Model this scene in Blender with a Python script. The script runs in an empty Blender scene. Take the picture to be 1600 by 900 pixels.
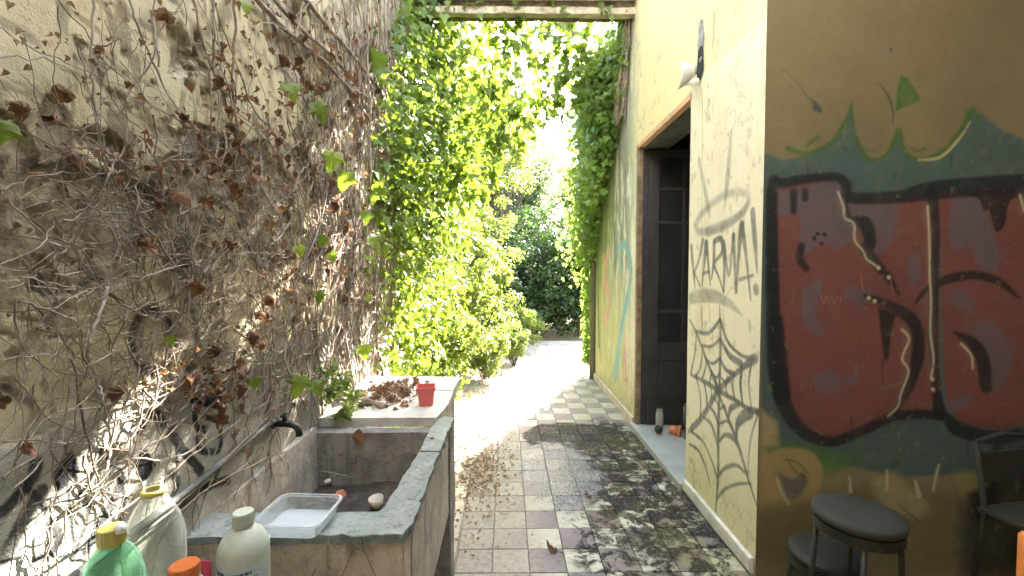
import bpy, bmesh, math, random
import numpy as np
from mathutils import Vector, Matrix, Euler
random.seed(7); np.random.seed(7)
R = math.radians
S = bpy.context.scene
COL = S.collection

# ---------------------------------------------------------------- camera, sky, sun, exposure
CH = 1.59                       # eye height; the corridor runs along +Y
F = 690.0                       # focal length in photograph pixels (1600 wide)
cam = bpy.data.cameras.new('camera'); camo = bpy.data.objects.new('camera', cam); COL.objects.link(camo)
cam.sensor_width = 36; cam.lens = 36*F/1600; cam.clip_start = .02; cam.clip_end = 900
camo.location = (0, 0, CH); camo.rotation_euler = Euler((R(90-2.16), 0, R(-.66)), 'XYZ')
S.camera = camo
SUN_AZ, SUN_EL = 24.0, 35.0     # degrees right of straight ahead, degrees up
w = bpy.data.worlds.new('World'); S.world = w; w.use_nodes = True
wn = w.node_tree; wn.nodes.clear()
sk = wn.nodes.new('ShaderNodeTexSky'); sk.sky_type = 'NISHITA'; sk.sun_disc = False
sk.sun_elevation = R(SUN_EL); sk.sun_rotation = R(SUN_AZ); sk.air_density = 1.3; sk.dust_density = 3.0
bg = wn.nodes.new('ShaderNodeBackground'); bg.inputs[1].default_value = .15
wo = wn.nodes.new('ShaderNodeOutputWorld')
wn.links.new(sk.outputs[0], bg.inputs[0]); wn.links.new(bg.outputs[0], wo.inputs[0])
sl = bpy.data.lights.new('sun', 'SUN'); sl.energy = 5.0; sl.angle = R(.5); sl.color = (1, .95, .86)
so = bpy.data.objects.new('sun', sl); COL.objects.link(so)
sd = Vector((math.sin(R(SUN_AZ))*math.cos(R(SUN_EL)), math.cos(R(SUN_AZ))*math.cos(R(SUN_EL)), math.sin(R(SUN_EL))))
so.rotation_euler = sd.to_track_quat('Z', 'Y').to_euler()
S.view_settings.view_transform = 'Standard'; S.view_settings.look = 'None'
S.view_settings.exposure = 4.25; S.view_settings.gamma = 1
S.cycles.use_denoising = True
S.cycles.max_bounces = 10; S.cycles.diffuse_bounces = 6; S.cycles.transparent_max_bounces = 16
S.cycles.sample_clamp_indirect = 8

# ---------------------------------------------------------------- measuring: photograph pixel -> point on a plane
RM = camo.rotation_euler.to_matrix()
def ray(px, py): return RM @ Vector(((px-800)/F, (450-py)/F, -1))
def on_x(px, py, X):  d = ray(px, py); t = X/d.x; return Vector((X, d.y*t, CH+d.z*t))
def on_y(px, py, Y):  d = ray(px, py); t = Y/d.y; return Vector((d.x*t, Y, CH+d.z*t))
def on_z(px, py, Z):  d = ray(px, py); t = (Z-CH)/d.z; return Vector((d.x*t, d.y*t, Z))
def XL(y): return -.80-.042*y
def on_left(px, py, off=0.0):
    d = ray(px, py); t = (-.80+off)/(d.x+.042*d.y); return Vector((d.x*t, d.y*t, CH+d.z*t))
XR = 1.30; YC = 2.24; YE = 6.6; D0, D1, DT = 3.15, 4.42, 2.83

# ---------------------------------------------------------------- numpy noise and wall painting
def _h(ix, iy, s):
    n = (ix.astype(np.int64)*374761393 + iy.astype(np.int64)*668265263 + s*1442695041) & 0xffffffff
    n = ((n ^ (n >> 13))*1274126177) & 0xffffffff
    return ((n ^ (n >> 16)) & 0xffff)/65535.0
def vnoise(x, y, s=0):
    ix, iy = np.floor(x), np.floor(y); fx, fy = x-ix, y-iy
    fx = fx*fx*(3-2*fx); fy = fy*fy*(3-2*fy)
    a, b, c, d = _h(ix, iy, s), _h(ix+1, iy, s), _h(ix, iy+1, s), _h(ix+1, iy+1, s)
    return (a*(1-fx)+b*fx)*(1-fy)+(c*(1-fx)+d*fx)*fy
def fbm(x, y, s=0, o=5):
    v = 0; a = .5; t = 0
    for i in range(o): v = v+a*vnoise(x*2**i, y*2**i, s+i*17); t += a; a *= .55
    return v/t
def sstep(a, b, x): t = np.clip((x-a)/(b-a), 0, 1); return t*t*(3-2*t)

class Paint:
    """colours per vertex of a wall grid; u,v are metres along the wall"""
    def __init__(s, u, v, col): s.u, s.v = u, v; s.c = np.empty((u.size, 3)); s.c[:] = col
    def mix(s, m, col): m = m[:, None]; s.c = s.c*(1-m)+np.array(col)*m
    def smooth(s, pts, n=8):
        P = [np.array(p, float) for p in pts]
        if len(P) < 3: return P
        o = []; Q = [P[0]]+P+[P[-1]]
        for i in range(1, len(Q)-2):
            for k in range(n):
                t = k/n; a, b, c, d = Q[i-1], Q[i], Q[i+1], Q[i+2]
                o.append(.5*((2*b)+(c-a)*t+(2*a-5*b+4*c-d)*t*t+(3*b-a-3*c+d)*t**3))
        return o+[P[-1]]
    def stroke_mask(s, pts, soft=.004, sm=True):
        """pts: (u, v, radius)"""
        P = s.smooth(pts) if sm else [np.array(p, float) for p in pts]
        m = np.zeros(s.u.size); rmax = max(p[2] for p in P)+soft*2
        A = np.array(P); lo = A[:, :2].min(0)-rmax; hi = A[:, :2].max(0)+rmax
        idx = np.where((s.u > lo[0]) & (s.u < hi[0]) & (s.v > lo[1]) & (s.v < hi[1]))[0]
        if idx.size == 0: return m
        uu, vv = s.u[idx], s.v[idx]; best = np.full(idx.size, 9.)
        for a, b in zip(P[:-1], P[1:]):
            dx, dy = b[0]-a[0], b[1]-a[1]; L = dx*dx+dy*dy+1e-12
            t = np.clip(((uu-a[0])*dx+(vv-a[1])*dy)/L, 0, 1)
            d = np.hypot(uu-a[0]-t*dx, vv-a[1]-t*dy)-(a[2]+(b[2]-a[2])*t)
            best = np.minimum(best, d)
        m[idx] = 1-sstep(-soft, soft, best); return m
    def poly_mask(s, pts, soft=.004, sm=False):
        P = [np.array(p, float) for p in pts]
        if sm: P = s.smooth(P+[P[0]])[:-1]
        A = np.array(P)[:, :2]; lo = A.min(0)-soft*2; hi = A.max(0)+soft*2
        m = np.zeros(s.u.size)
        idx = np.where((s.u > lo[0]) & (s.u < hi[0]) & (s.v > lo[1]) & (s.v < hi[1]))[0]
        if idx.size == 0: return m
        uu, vv = s.u[idx], s.v[idx]; ins = np.zeros(idx.size, bool); best = np.full(idx.size, 9.)
        for i in range(len(A)):
            a, b = A[i], A[(i+1) % len(A)]
            dx, dy = b-a; t = np.clip(((uu-a[0])*dx+(vv-a[1])*dy)/(dx*dx+dy*dy+1e-12), 0, 1)
            best = np.minimum(best, np.hypot(uu-a[0]-t*dx, vv-a[1]-t*dy))
            c = ((a[1] > vv) != (b[1] > vv))
            with np.errstate(divide='ignore', invalid='ignore'):
                c &= uu < (b[0]-a[0])*(vv-a[1])/(b[1]-a[1])+a[0]
            ins ^= c
        m[idx] = 1-sstep(-soft, soft, np.where(ins, -best, best)); return m

# ---------------------------------------------------------------- object helpers
def tag(o, label=None, cat=None, group=None, kind=None):
    if label: o['label'] = label
    if cat: o['category'] = cat
    if group: o['group'] = group
    if kind: o['kind'] = kind
    return o
def empty(name, loc=(0, 0, 0), rz=0, label=None, cat=None, group=None):
    o = bpy.data.objects.new(name, None); COL.objects.link(o); o.location = loc; o.rotation_euler = (0, 0, rz)
    o.empty_display_size = .05
    return tag(o, label, cat, group)
def link(name, me, m=None, parent=None, loc=None, rot=None, sc=None, kind=None):
    o = bpy.data.objects.new(name, me); COL.objects.link(o)
    if m is not None and not me.materials: me.materials.append(m)
    if parent: o.parent = parent
    if loc is not None: o.location = loc
    if rot is not None: o.rotation_euler = rot
    if sc is not None: o.scale = (sc, sc, sc) if not hasattr(sc, '__len__') else sc
    if kind: o['kind'] = kind
    return o
def mesh_np(name, V, Fc, smooth=False):
    """V (n,3); Fc (m,k) same-size polygons"""
    me = bpy.data.meshes.new(name); V = np.asarray(V, np.float32); Fc = np.asarray(Fc, np.int32)
    k = Fc.shape[1]; me.vertices.add(len(V)); me.vertices.foreach_set('co', V.ravel())
    me.loops.add(Fc.size); me.loops.foreach_set('vertex_index', Fc.ravel())
    me.polygons.add(len(Fc)); me.polygons.foreach_set('loop_start', np.arange(0, Fc.size, k, dtype=np.int32))
    me.update(calc_edges=True)
    if smooth: me.polygons.foreach_set('use_smooth', np.ones(len(Fc), bool))
    me.validate(); return me
def paint_attr(me, c):
    a = me.color_attributes.new('Paint', 'FLOAT_COLOR', 'POINT')
    a.data.foreach_set('color', np.hstack([c, np.ones((len(c), 1))]).astype(np.float32).ravel())
class MB:
    def __init__(s): s.bm = bmesh.new()
    def box(s, lo, hi, bev=0, rot=None, jit=0):
        lo, hi = Vector(lo), Vector(hi); c = (lo+hi)/2; d = hi-lo
        r = bmesh.ops.create_cube(s.bm, size=1)['verts']
        M = Matrix.Translation(c) @ (rot.to_matrix().to_4x4() if rot else Matrix.Identity(4)) @ Matrix.Diagonal((*d, 1))
        bmesh.ops.transform(s.bm, matrix=M, verts=r)
        if bev:
            es = list({e for v in r for e in v.link_edges})
            bmesh.ops.bevel(s.bm, geom=es, offset=bev, segments=2, affect='EDGES', profile=.6)
        return s
    def lathe(s, prof, c=(0, 0, 0), n=24, M=None):
        rings = []; c = Vector(c)
        for r, z in prof:
            rings.append([s.bm.verts.new((c+Vector((r*math.cos(a), r*math.sin(a), z))) if M is None else (c+M @ Vector((r*math.cos(a), r*math.sin(a), z))))
                          for a in [2*math.pi*i/n for i in range(n)]] if r > 1e-5 else
                         [s.bm.verts.new(c+Vector((0, 0, z)) if M is None else c+M @ Vector((0, 0, z)))])
        for a, b in zip(rings[:-1], rings[1:]):
            for i in range(n):
                j = (i+1) % n
                if len(a) == 1 and len(b) == 1: continue
                if len(a) == 1: s.bm.faces.new((a[0], b[i], b[j]))
                elif len(b) == 1: s.bm.faces.new((a[i], a[j], b[0]))
                else: s.bm.faces.new((a[i], a[j], b[j], b[i]))
        return s
    def tube(s, pts, rad, n=6):
        pts = [Vector(p) for p in pts]; rings = []
        rad = rad if hasattr(rad, '__len__') else [rad]*len(pts)
        up = Vector((.31, .17, .93))
        for i, p in enumerate(pts):
            t = (pts[min(i+1, len(pts)-1)]-pts[max(i-1, 0)]).normalized()
            x = t.cross(up); x = x.normalized() if x.length > .05 else t.cross(Vector((1, 0, 0))).normalized(); y = t.cross(x)
            rings.append([s.bm.verts.new(p+(x*math.cos(a)+y*math.sin(a))*rad[i]) for a in [2*math.pi*k/n for k in range(n)]])
        for a, b in zip(rings[:-1], rings[1:]):
            for i in range(n): s.bm.faces.new((a[i], a[(i+1) % n], b[(i+1) % n], b[i]))
        s.bm.faces.new(rings[0][::-1]); s.bm.faces.new(rings[-1]); return s
    def quad(s, *p): s.bm.faces.new([s.bm.verts.new(q) for q in p]); return s
    def build(s, name, m, parent=None, smooth=False, kind=None, loc=None, rough=0, sub=0):
        if sub: bmesh.ops.subdivide_edges(s.bm, edges=s.bm.edges[:], cuts=sub, use_grid_fill=True)
        if rough:
            for v in s.bm.verts:
                v.co += Vector([random.uniform(-rough, rough) for _ in range(3)])
        bmesh.ops.recalc_face_normals(s.bm, faces=s.bm.faces[:])
        me = bpy.data.meshes.new(name); s.bm.to_mesh(me); s.bm.free()
        if smooth:
            for p in me.polygons: p.use_smooth = True
        return link(name, me, m, parent, loc=loc, kind=kind)
def catmull(P, n=5):
    P = [Vector(p) for p in P]; Q = [P[0]]+P+[P[-1]]; o = []
    for i in range(1, len(Q)-2):
        a, b, c, d = Q[i-1:i+3]
        for k in range(n):
            t = k/n; o.append(.5*((2*b)+(c-a)*t+(2*a-5*b+4*c-d)*t*t+(3*b-a-3*c+d)*t**3))
    return o+[P[-1]]
def tubes_np(curves, n=4):
    """many curves [(pts(k,3), radii(k))] as one V,F pair"""
    V = []; Fs = []; off = 0
    for P, r in curves:
        P = np.asarray(P, float); k = len(P); T = np.gradient(P, axis=0); T /= np.linalg.norm(T, axis=1)[:, None]+1e-9
        up = np.array([.31, .17, .93]); X = np.cross(T, up); X /= np.linalg.norm(X, axis=1)[:, None]+1e-9; Y = np.cross(T, X)
        r = np.broadcast_to(np.asarray(r, float), (k,))
        a = np.arange(n)*2*np.pi/n
        ring = P[:, None]+r[:, None, None]*(X[:, None]*np.cos(a)[None, :, None]+Y[:, None]*np.sin(a)[None, :, None])
        V.append(ring.reshape(-1, 3)); i = np.arange(k-1)[:, None]*n; j = np.arange(n)[None]
        Fs.append(np.stack([off+i+j, off+i+(j+1) % n, off+i+n+(j+1) % n, off+i+n+j], -1).reshape(-1, 4)); off += k*n
    return np.vstack(V), np.vstack(Fs)

# ---------------------------------------------------------------- materials
class N:
    def __init__(s, name):
        s.m = bpy.data.materials.new(name); s.m.use_nodes = True; s.t = s.m.node_tree; s.t.nodes.clear()
        s.out = s.t.nodes.new('ShaderNodeOutputMaterial')
    def n(s, typ, props=None, **k):
        nd = s.t.nodes.new('ShaderNode'+typ)
        for a, b in (props or {}).items(): setattr(nd, a, b)
        for a, b in k.items():
            a = a.replace('_', ' '); s.set(nd.inputs[int(a[1:])] if a[0] == 'i' and a[1:].isdigit() else nd.inputs[a], b)
        return nd
    def set(s, i, b):
        if isinstance(b, bpy.types.NodeSocket): s.t.links.new(b, i)
        elif isinstance(b, bpy.types.Node): s.t.links.new(b.outputs[0], i)
        elif hasattr(b, '__len__') and len(b) == 3 and i.type == 'RGBA': i.default_value = (*b, 1)
        else: i.default_value = b
    def pos(s): return s.n('NewGeometry').outputs['Position']
    def noise(s, vec, scale, det=5, rough=.6, dist=0): return s.n('TexNoise', Vector=vec, Scale=scale, Detail=det, Roughness=rough, Distortion=dist).outputs['Fac']
    def vscale(s, vec, sc): return s.n('VectorMath', {'operation': 'MULTIPLY'}, i0=vec, i1=sc).outputs[0]
    def ramp(s, f, a, b, lo=0., hi=1.): return s.n('MapRange', {'interpolation_type': 'SMOOTHSTEP'}, Value=f, From_Min=a, From_Max=b, To_Min=lo, To_Max=hi).outputs[0]
    def mix(s, f, a, b, mode='MIX'):
        nd = s.t.nodes.new('ShaderNodeMix'); nd.data_type = 'RGBA'; nd.blend_type = mode
        s.set(nd.inputs[0], f); s.set(nd.inputs[6], a); s.set(nd.inputs[7], b); return nd.outputs[2]
    def math(s, op, a, b=0.): return s.n('Math', {'operation': op}, i0=a, i1=b).outputs[0]
    def bump(s, h, st, d=.01, prev=None):
        k = dict(Height=h, Strength=st, Distance=d)
        if prev is not None: k['Normal'] = prev
        return s.n('Bump', **k).outputs[0]
    def bsdf(s, **k):
        b = s.n('BsdfPrincipled', **k); s.t.links.new(b.outputs[0], s.out.inputs[0]); s.b = b; return s.m
MATS = {}
def simple(name, col, rough=.8, var=.25, scale=6, bump=.3, bscale=60, metal=0., col2=None, spec=.5, bd=.004):
    q = N(name); p = q.n('TexCoord').outputs['Object'] ; g = q.pos()
    f = q.noise(g, scale, 6, .65)
    c2 = col2 or tuple(c*(1-var) for c in col)
    c = q.mix(q.ramp(f, .35, .65), col, c2)
    f2 = q.noise(g, bscale, 4, .7)
    c = q.mix(q.ramp(f2, .3, .75, 0, .35), c, tuple(x*.55 for x in col))
    return q.bsdf(Base_Color=c, Roughness=rough, Metallic=metal, Specular_IOR_Level=spec, Normal=q.bump(q.math('ADD', f2, f), bump, bd))
def painted(name, rough=.9, fine=1.0, grit=(.35, .30, .24)):
    """vertex paint + plaster grain"""
    q = N(name); g = q.pos(); a = q.n('Attribute', {'attribute_name': 'Paint'}).outputs['Color']
    f1 = q.noise(g, 7, 8, .7); f2 = q.noise(g, 55, 6, .75); f3 = q.noise(g, 220, 3, .6)
    c = q.mix(q.ramp(f1, .35, .7, 0, .30*fine), a, q.mix(.5, a, grit, 'MULTIPLY'))
    c = q.mix(q.ramp(f2, .50, .72, 0, .5*fine), c, q.mix(1., a, (.62, .58, .5), 'MULTIPLY'))
    sp = q.n('TexVoronoi', Vector=g, Scale=38.).outputs['Distance']
    c = q.mix(q.math('MULTIPLY', q.ramp(sp, .07, .04), q.ramp(f1, .55, .62)), c, q.mix(1., a, (.4, .35, .3), 'MULTIPLY'))
    b = q.bump(f1, .4, .02); b = q.bump(f2, .6, .008, b); b = q.bump(f3, .6, .003, b)
    return q.bsdf(Base_Color=c, Roughness=rough, Normal=b, Specular_IOR_Level=.25)
def leafmat(name, c1, c2, tr=(.30, .50, .04), mixf=.5, gloss=.45, spec=.4):
    q = N(name); r = q.n('NewGeometry').outputs['Random Per Island']; oi = q.n('ObjectInfo').outputs['Random']
    f = q.math('FRACT', q.math('ADD', r, oi))
    v = q.noise(q.pos(), 40, 3)
    c = q.mix(f, c1, c2); c = q.mix(q.ramp(v, .4, .7, 0, .3), c, tuple(x*.6 for x in c1))
    t = q.mix(f, tr, tuple(x*.5 for x in tr))
    b = q.n('BsdfPrincipled', Base_Color=c, Roughness=gloss, Specular_IOR_Level=spec)
    tl = q.n('BsdfTranslucent', Color=t)
    mx = q.n('MixShader', Fac=mixf, i1=b.outputs[0], i2=tl.outputs[0])
    q.t.links.new(mx.outputs[0], q.out.inputs[0]); return q.m

M_left = painted('left plaster', .92, 1.1)
M_right = painted('corridor plaster', .85, .6, (.55, .5, .4))
M_graf = painted('graffiti plaster', .9, .8)
M_conc = simple('old concrete', (.50, .46, .40), .9, .4, 5, .6, 70, col2=(.34, .31, .27))
M_concd = simple('damp concrete', (.28, .26, .23), .8, .4, 6, .6, 60)
M_pink = simple('pinkish render', (.68, .58, .50), .9, .35, 7, .5, 60, col2=(.50, .42, .35))
def stained(name, c1, c2, lime, dark, rough=.85):
    q = N(name); g = q.pos(); f1 = q.noise(g, 6, 8, .7, .5); f2 = q.noise(g, 48, 6, .75); f3 = q.noise(g, 190, 3, .6); st = q.noise(q.vscale(g, (26, 26, 2.2)), 1, 5, .65)
    c = q.mix(q.ramp(f1, .40, .60), c1, c2); c = q.mix(q.ramp(st, .52, .68, 0, .55), c, dark); c = q.mix(q.math('MULTIPLY', q.ramp(f1, .60, .68), q.ramp(f2, .45, .6)), c, lime)
    c = q.mix(q.ramp(f2, .54, .66, 0, .75), c, dark); v = q.n('TexVoronoi', Vector=q.vscale(g, (7, 7, 7)), Scale=1.); v.feature = 'DISTANCE_TO_EDGE'
    c = q.mix(q.math('MULTIPLY', q.ramp(v.outputs['Distance'], .012, .004), q.ramp(f1, .48, .56)), c, dark)
    b = q.bump(f1, .4, .02); b = q.bump(f2, .7, .008, b); b = q.bump(f3, .6, .003, b)
    return q.bsdf(Base_Color=c, Roughness=rough, Normal=b, Specular_IOR_Level=.3)
M_slate = simple('green slate', (.20, .235, .215), .5, .4, 8, .35, 40, col2=(.12, .145, .135))
M_conc = stained('worn sink concrete', (.50, .46, .40), (.36, .33, .29), (.62, .60, .55), (.17, .15, .125)); M_concd = stained('damp sink concrete', (.30, .28, .25), (.20, .185, .165), (.45, .43, .39), (.10, .09, .08), .7)
M_pink = stained('pinkish worn render', (.66, .55, .47), (.50, .42, .35), (.72, .66, .58), (.24, .18, .14)); M_slate = stained('worn green slate', (.235, .26, .245), (.15, .175, .165), (.40, .41, .39), (.07, .08, .075), .5)
M_pale = simple('pale concrete slab', (.58, .55, .49), .85, .3, 9, .5, 80)
M_soil = simple('black silt', (.10, .075, .055), .85, .6, 14, 1., 60, bd=.02)
M_black = simple('black door paint', (.036, .034, .033), .5, .4, 5, .3, 40)
M_blackp = simple('black panel paint', (.022, .022, .024), .32, .4, 5, .15, 40)
M_brownw = simple('brown jamb paint', (.22, .15, .085), .75, .5, 12, .6, 50, col2=(.10, .065, .04))
M_orangew = simple('bare orange wood', (.55, .33, .18), .8, .3, 15, .4, 60)
M_greyw = simple('grey weathered soffit', (.12, .12, .115), .75, .7, 10, .6, 40, col2=(.30, .30, .29))
M_marble = simple('worn marble', (.36, .37, .34), .45, .3, 6, .15, 40, col2=(.28, .295, .27))
M_room = simple('dark room plaster', (.22, .13, .09), .9, .4, 4, .3, 40)
M_beam = simple('rotten beam wood', (.16, .115, .075), .9, .6, 9, .9, 50, col2=(.07, .05, .035), bd=.012)
M_beamp = simple('pale beam edge', (.46, .40, .29), .9, .45, 9, .7, 50)
M_stem = simple('dry vine bark', (.34, .26, .19), .85, .5, 20, .6, 90, col2=(.15, .105, .08))
M_stemp = simple('pale bare twig', (.42, .36, .30), .8, .4, 20, .4, 90)
M_trunk = simple('ivy trunk bark', (.15, .13, .075), .9, .5, 14, 1., 60, col2=(.09, .10, .04), bd=.01)
M_branch = simple('shrub bark', (.10, .08, .055), .9, .4, 14, .6, 60)
M_iron = simple('rusty iron', (.045, .045, .04), .5, .4, 20, .4, 90, metal=.6)
M_pipe = simple('grey painted pipe', (.075, .078, .072), .85, .4, 9, .3, 60, col2=(.17, .17, .155))
M_terra = simple('terracotta', (.50, .17, .08), .75, .25, 12, .2, 80)
M_redp = simple('faded red plastic', (.62, .13, .12), .45, .12, 8, .05, 60)
M_ceram = simple('cream ceramic', (.62, .56, .44), .35, .15, 10, .05, 60)
M_dead = leafmat('dead leaf', (.24, .135, .075), (.12, .07, .045), (.36, .18, .07), .25, .7, .2)
M_deadp = leafmat('pale dead leaf', (.34, .26, .17), (.22, .15, .10), (.35, .22, .10), .25, .7, .2)
M_curtain = leafmat('curtain ivy leaf', (.07, .11, .015), (.11, .15, .022), (.20, .30, .025), .5)
M_ivy = leafmat('ivy leaf', (.17, .23, .035), (.055, .10, .02), (.32, .46, .04), .5)
M_ivyd = leafmat('fresh green ivy leaf', (.09, .16, .04), (.19, .27, .05), (.38, .54, .09), .5)  # own leaf green of the right wall ivy, lighter than the left
M_shrub = leafmat('bright shrub leaf', (.095, .15, .03), (.16, .21, .04), (.32, .40, .06), .5)
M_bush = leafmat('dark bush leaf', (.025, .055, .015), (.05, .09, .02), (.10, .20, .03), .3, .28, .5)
M_tree = leafmat('tree leaf', (.055, .09, .03), (.09, .12, .04), (.16, .22, .06), .45, .4)
def glass(name, col, rough=.05, tr=.8):
    q = N(name); g = q.pos()
    b = q.n('BsdfPrincipled', Base_Color=col, Roughness=rough, Specular_IOR_Level=.6, Normal=q.bump(q.noise(g, 30, 3), .35, .004))
    t = q.n('BsdfTransparent', Color=tuple(min(1, .25+.75*c) if tr > .7 else c for c in col))
    fr = q.n('LayerWeight', Blend=.35).outputs['Facing']
    fac = q.ramp(fr, .0, 1., tr, tr*.35)
    mx = q.n('MixShader', Fac=fac, i1=b.outputs[0], i2=t.outputs[0]); q.t.links.new(mx.outputs[0], q.out.inputs[0]); return q.m
M_clear = glass('clear dusty plastic', (.85, .87, .84), .12, .93)
M_green = glass('green plastic', (.45, .85, .60), .1, .93)
M_milky = glass('milky plastic', (.80, .83, .84), .25, .86)
M_jar = glass('dusty glass jar', (.6, .62, .58), .15, .6)
M_capy = simple('yellow cap', (.40, .33, .07), .45, .2, 20, .05, 50)
M_capo = simple('orange cap', (.50, .13, .03), .4, .15, 20, .05, 50)
M_white = simple('grey white bottle plastic', (.44, .47, .38), .42, .1, 12, .05, 50)
M_lampg = simple('dusty lamp glass', (.52, .52, .50), .4, .25, 12, .1, 60)
M_wht = simple('white lamp socket', (.85, .85, .82), .4, .08, 12, .05, 60)
M_hole = simple('painted cavity dark', (.05, .045, .04), .95, .5, 14, .8, 60, col2=(.16, .15, .13))
M_ink = simple('label ink', (.05, .06, .12), .6, .1, 20, .02, 50)
M_label = simple('bottle label paper', (.42, .50, .50), .6, .15, 20, .05, 50)
M_seat = simple('dark stool vinyl', (.020, .020, .013), .8, .3, 12, .1, 60)
M_orange = simple('orange painted steel', (.60, .20, .05), .45, .2, 14, .1, 60)
M_pinkspot = simple('pink paint spot', (.75, .08, .16), .5, .1, 14, .05, 60)
M_ceil = simple('ceiling render', (.36, .32, .25), .95, .3, 2, .3, 30)

# tiles: checker colours live in two materials that share grime, tar and a water film by place
def tilemat(name, c1, c2):
    q = N(name); g = q.pos(); sx = q.n('SeparateXYZ', Vector=g); x, y = sx.outputs[0], sx.outputs[1]
    oi = q.n('ObjectInfo').outputs['Random']
    n1 = q.noise(g, 9, 8, .7, .6); n2 = q.noise(g, 34, 6, .75); n3 = q.noise(g, 3.1, 6, .65, .8); n4 = q.noise(g, 90, 3, .6)
    c = q.mix(q.ramp(n1, .35, .65), c1, c2); c = q.mix(q.math('MULTIPLY', oi, .35), c, tuple(v*.6 for v in c1))
    c = q.mix(q.ramp(n2, .52, .66, 0, .55), c, tuple(v*.4 for v in c1))
    def blob(cx, cy, rx, ry, wob=1.0):
        a = q.math('DIVIDE', q.math('SUBTRACT', x, cx), rx); b = q.math('DIVIDE', q.math('SUBTRACT', y, cy), ry)
        d = q.math('ADD', q.math('MULTIPLY', a, a), q.math('MULTIPLY', b, b))
        return q.math('ADD', d, q.math('MULTIPLY', q.math('SUBTRACT', n3, .5), 3.2*wob))
    # wear and moss towards the door side
    moss = q.math('MULTIPLY', q.ramp(x, .35, 1.1), q.ramp(n3, .35, .6))
    c = q.mix(q.math('MULTIPLY', moss, .5), c, (.22, .20, .06))
    # dry dusty film on the left
    dust = q.math('MULTIPLY', q.ramp(q.math('ADD', x, q.math('MULTIPLY', q.math('SUBTRACT', n1, .5), .5)), (.30), .02), .9)
    c = q.mix(dust, c, q.mix(q.ramp(n2, .4, .65), (.31, .285, .24), (.20, .18, .15)))
    far = q.math('MULTIPLY', q.ramp(y, 3.6, 4.6), .18); c = q.mix(far, c, (.45, .38, .33))
    tar = q.ramp(blob(.64, 4.22, .46, .36, .6), 1.25, .95)
    tar2 = q.math('MULTIPLY', q.ramp(blob(.98, 3.45, .50, 1.1, .7), 1.4, .8), q.ramp(n1, .38, .50))
    tar3 = q.math('MULTIPLY', q.ramp(blob(1.02, 2.5, .58, .8, .7), 1.5, .8), q.ramp(n1, .46, .56))
    dk = q.math('MAXIMUM', tar, q.math('MAXIMUM', tar2, tar3))
    dk = q.math('MULTIPLY', dk, q.ramp(n2, .64, .50, .45, 1.)); c = q.mix(q.math('MULTIPLY', dk, .95), c, q.mix(q.ramp(n3, .45, .6), (.012, .011, .011), (.035, .028, .016)))
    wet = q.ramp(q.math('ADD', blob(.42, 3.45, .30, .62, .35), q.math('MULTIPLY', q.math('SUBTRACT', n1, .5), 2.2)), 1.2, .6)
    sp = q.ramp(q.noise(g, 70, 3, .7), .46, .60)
    c = q.mix(q.math('MULTIPLY', wet, .8), c, q.mix(sp, (.035, .035, .042), (.20, .24, .33)))  # blue speckle paints the sky's reflection into the wet tile colour
    wall = q.math('MAXIMUM', wet, q.math('MULTIPLY', dk, .5))
    rough = q.ramp(q.math('MULTIPLY', wall, q.ramp(n2, .25, .6, 1., .75)), .1, .9, .9, .13)
    b = q.bump(n1, .3, .006); b = q.bump(n2, .5, .004, b); b = q.bump(n4, .25, .002, b)
    fl = q.bump(q.noise(g, 75, 4, .8), 1., .008)
    nm = q.n('Mix', {'data_type': 'VECTOR'}); q.set(nm.inputs[0], wall); q.set(nm.inputs[4], b); q.set(nm.inputs[5], fl)
    q.bsdf(Base_Color=c, Roughness=rough, Specular_IOR_Level=q.math('ADD', q.math('MULTIPLY', wet, .3), .07), Normal=nm.outputs[1])
    q.set(q.b.inputs['Coat Weight'], q.math('MULTIPLY', wet, .5)); q.b.inputs['Coat Roughness'].default_value = .08
    q.b.inputs['Coat IOR'].default_value = 1.45; q.set(q.b.inputs['Coat Normal'], fl)
    return q.m
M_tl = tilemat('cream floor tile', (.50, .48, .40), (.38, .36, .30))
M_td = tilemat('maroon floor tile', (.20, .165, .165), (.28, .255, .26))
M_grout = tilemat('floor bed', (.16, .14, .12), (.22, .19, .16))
q = N('earth path'); g = q.pos(); n1 = q.noise(g, 2.2, 8, .7); n2 = q.noise(g, 25, 7, .75); n3 = q.noise(g, 110, 4, .6)
c = q.mix(q.ramp(n1, .4, .6), (.36, .31, .25), (.46, .42, .35)); c = q.mix(q.ramp(n2, .5, .68, 0, .7), c, (.17, .13, .09))
M_earth = q.bsdf(Base_Color=c, Roughness=.95, Normal=q.bump(n3, .5, .004, q.bump(n2, .7, .02)))
q = N('garden soil'); g = q.pos(); n1 = q.noise(g, 1.5, 8, .7); n2 = q.noise(g, 25, 7, .75)
c = q.mix(q.ramp(n1, .4, .6), (.12, .10, .06), (.10, .13, .05)); c = q.mix(q.ramp(n2, .5, .7, 0, .6), c, (.05, .04, .03))
M_ground = q.bsdf(Base_Color=c, Roughness=.95, Normal=q.bump(n2, .7, .03))

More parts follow.
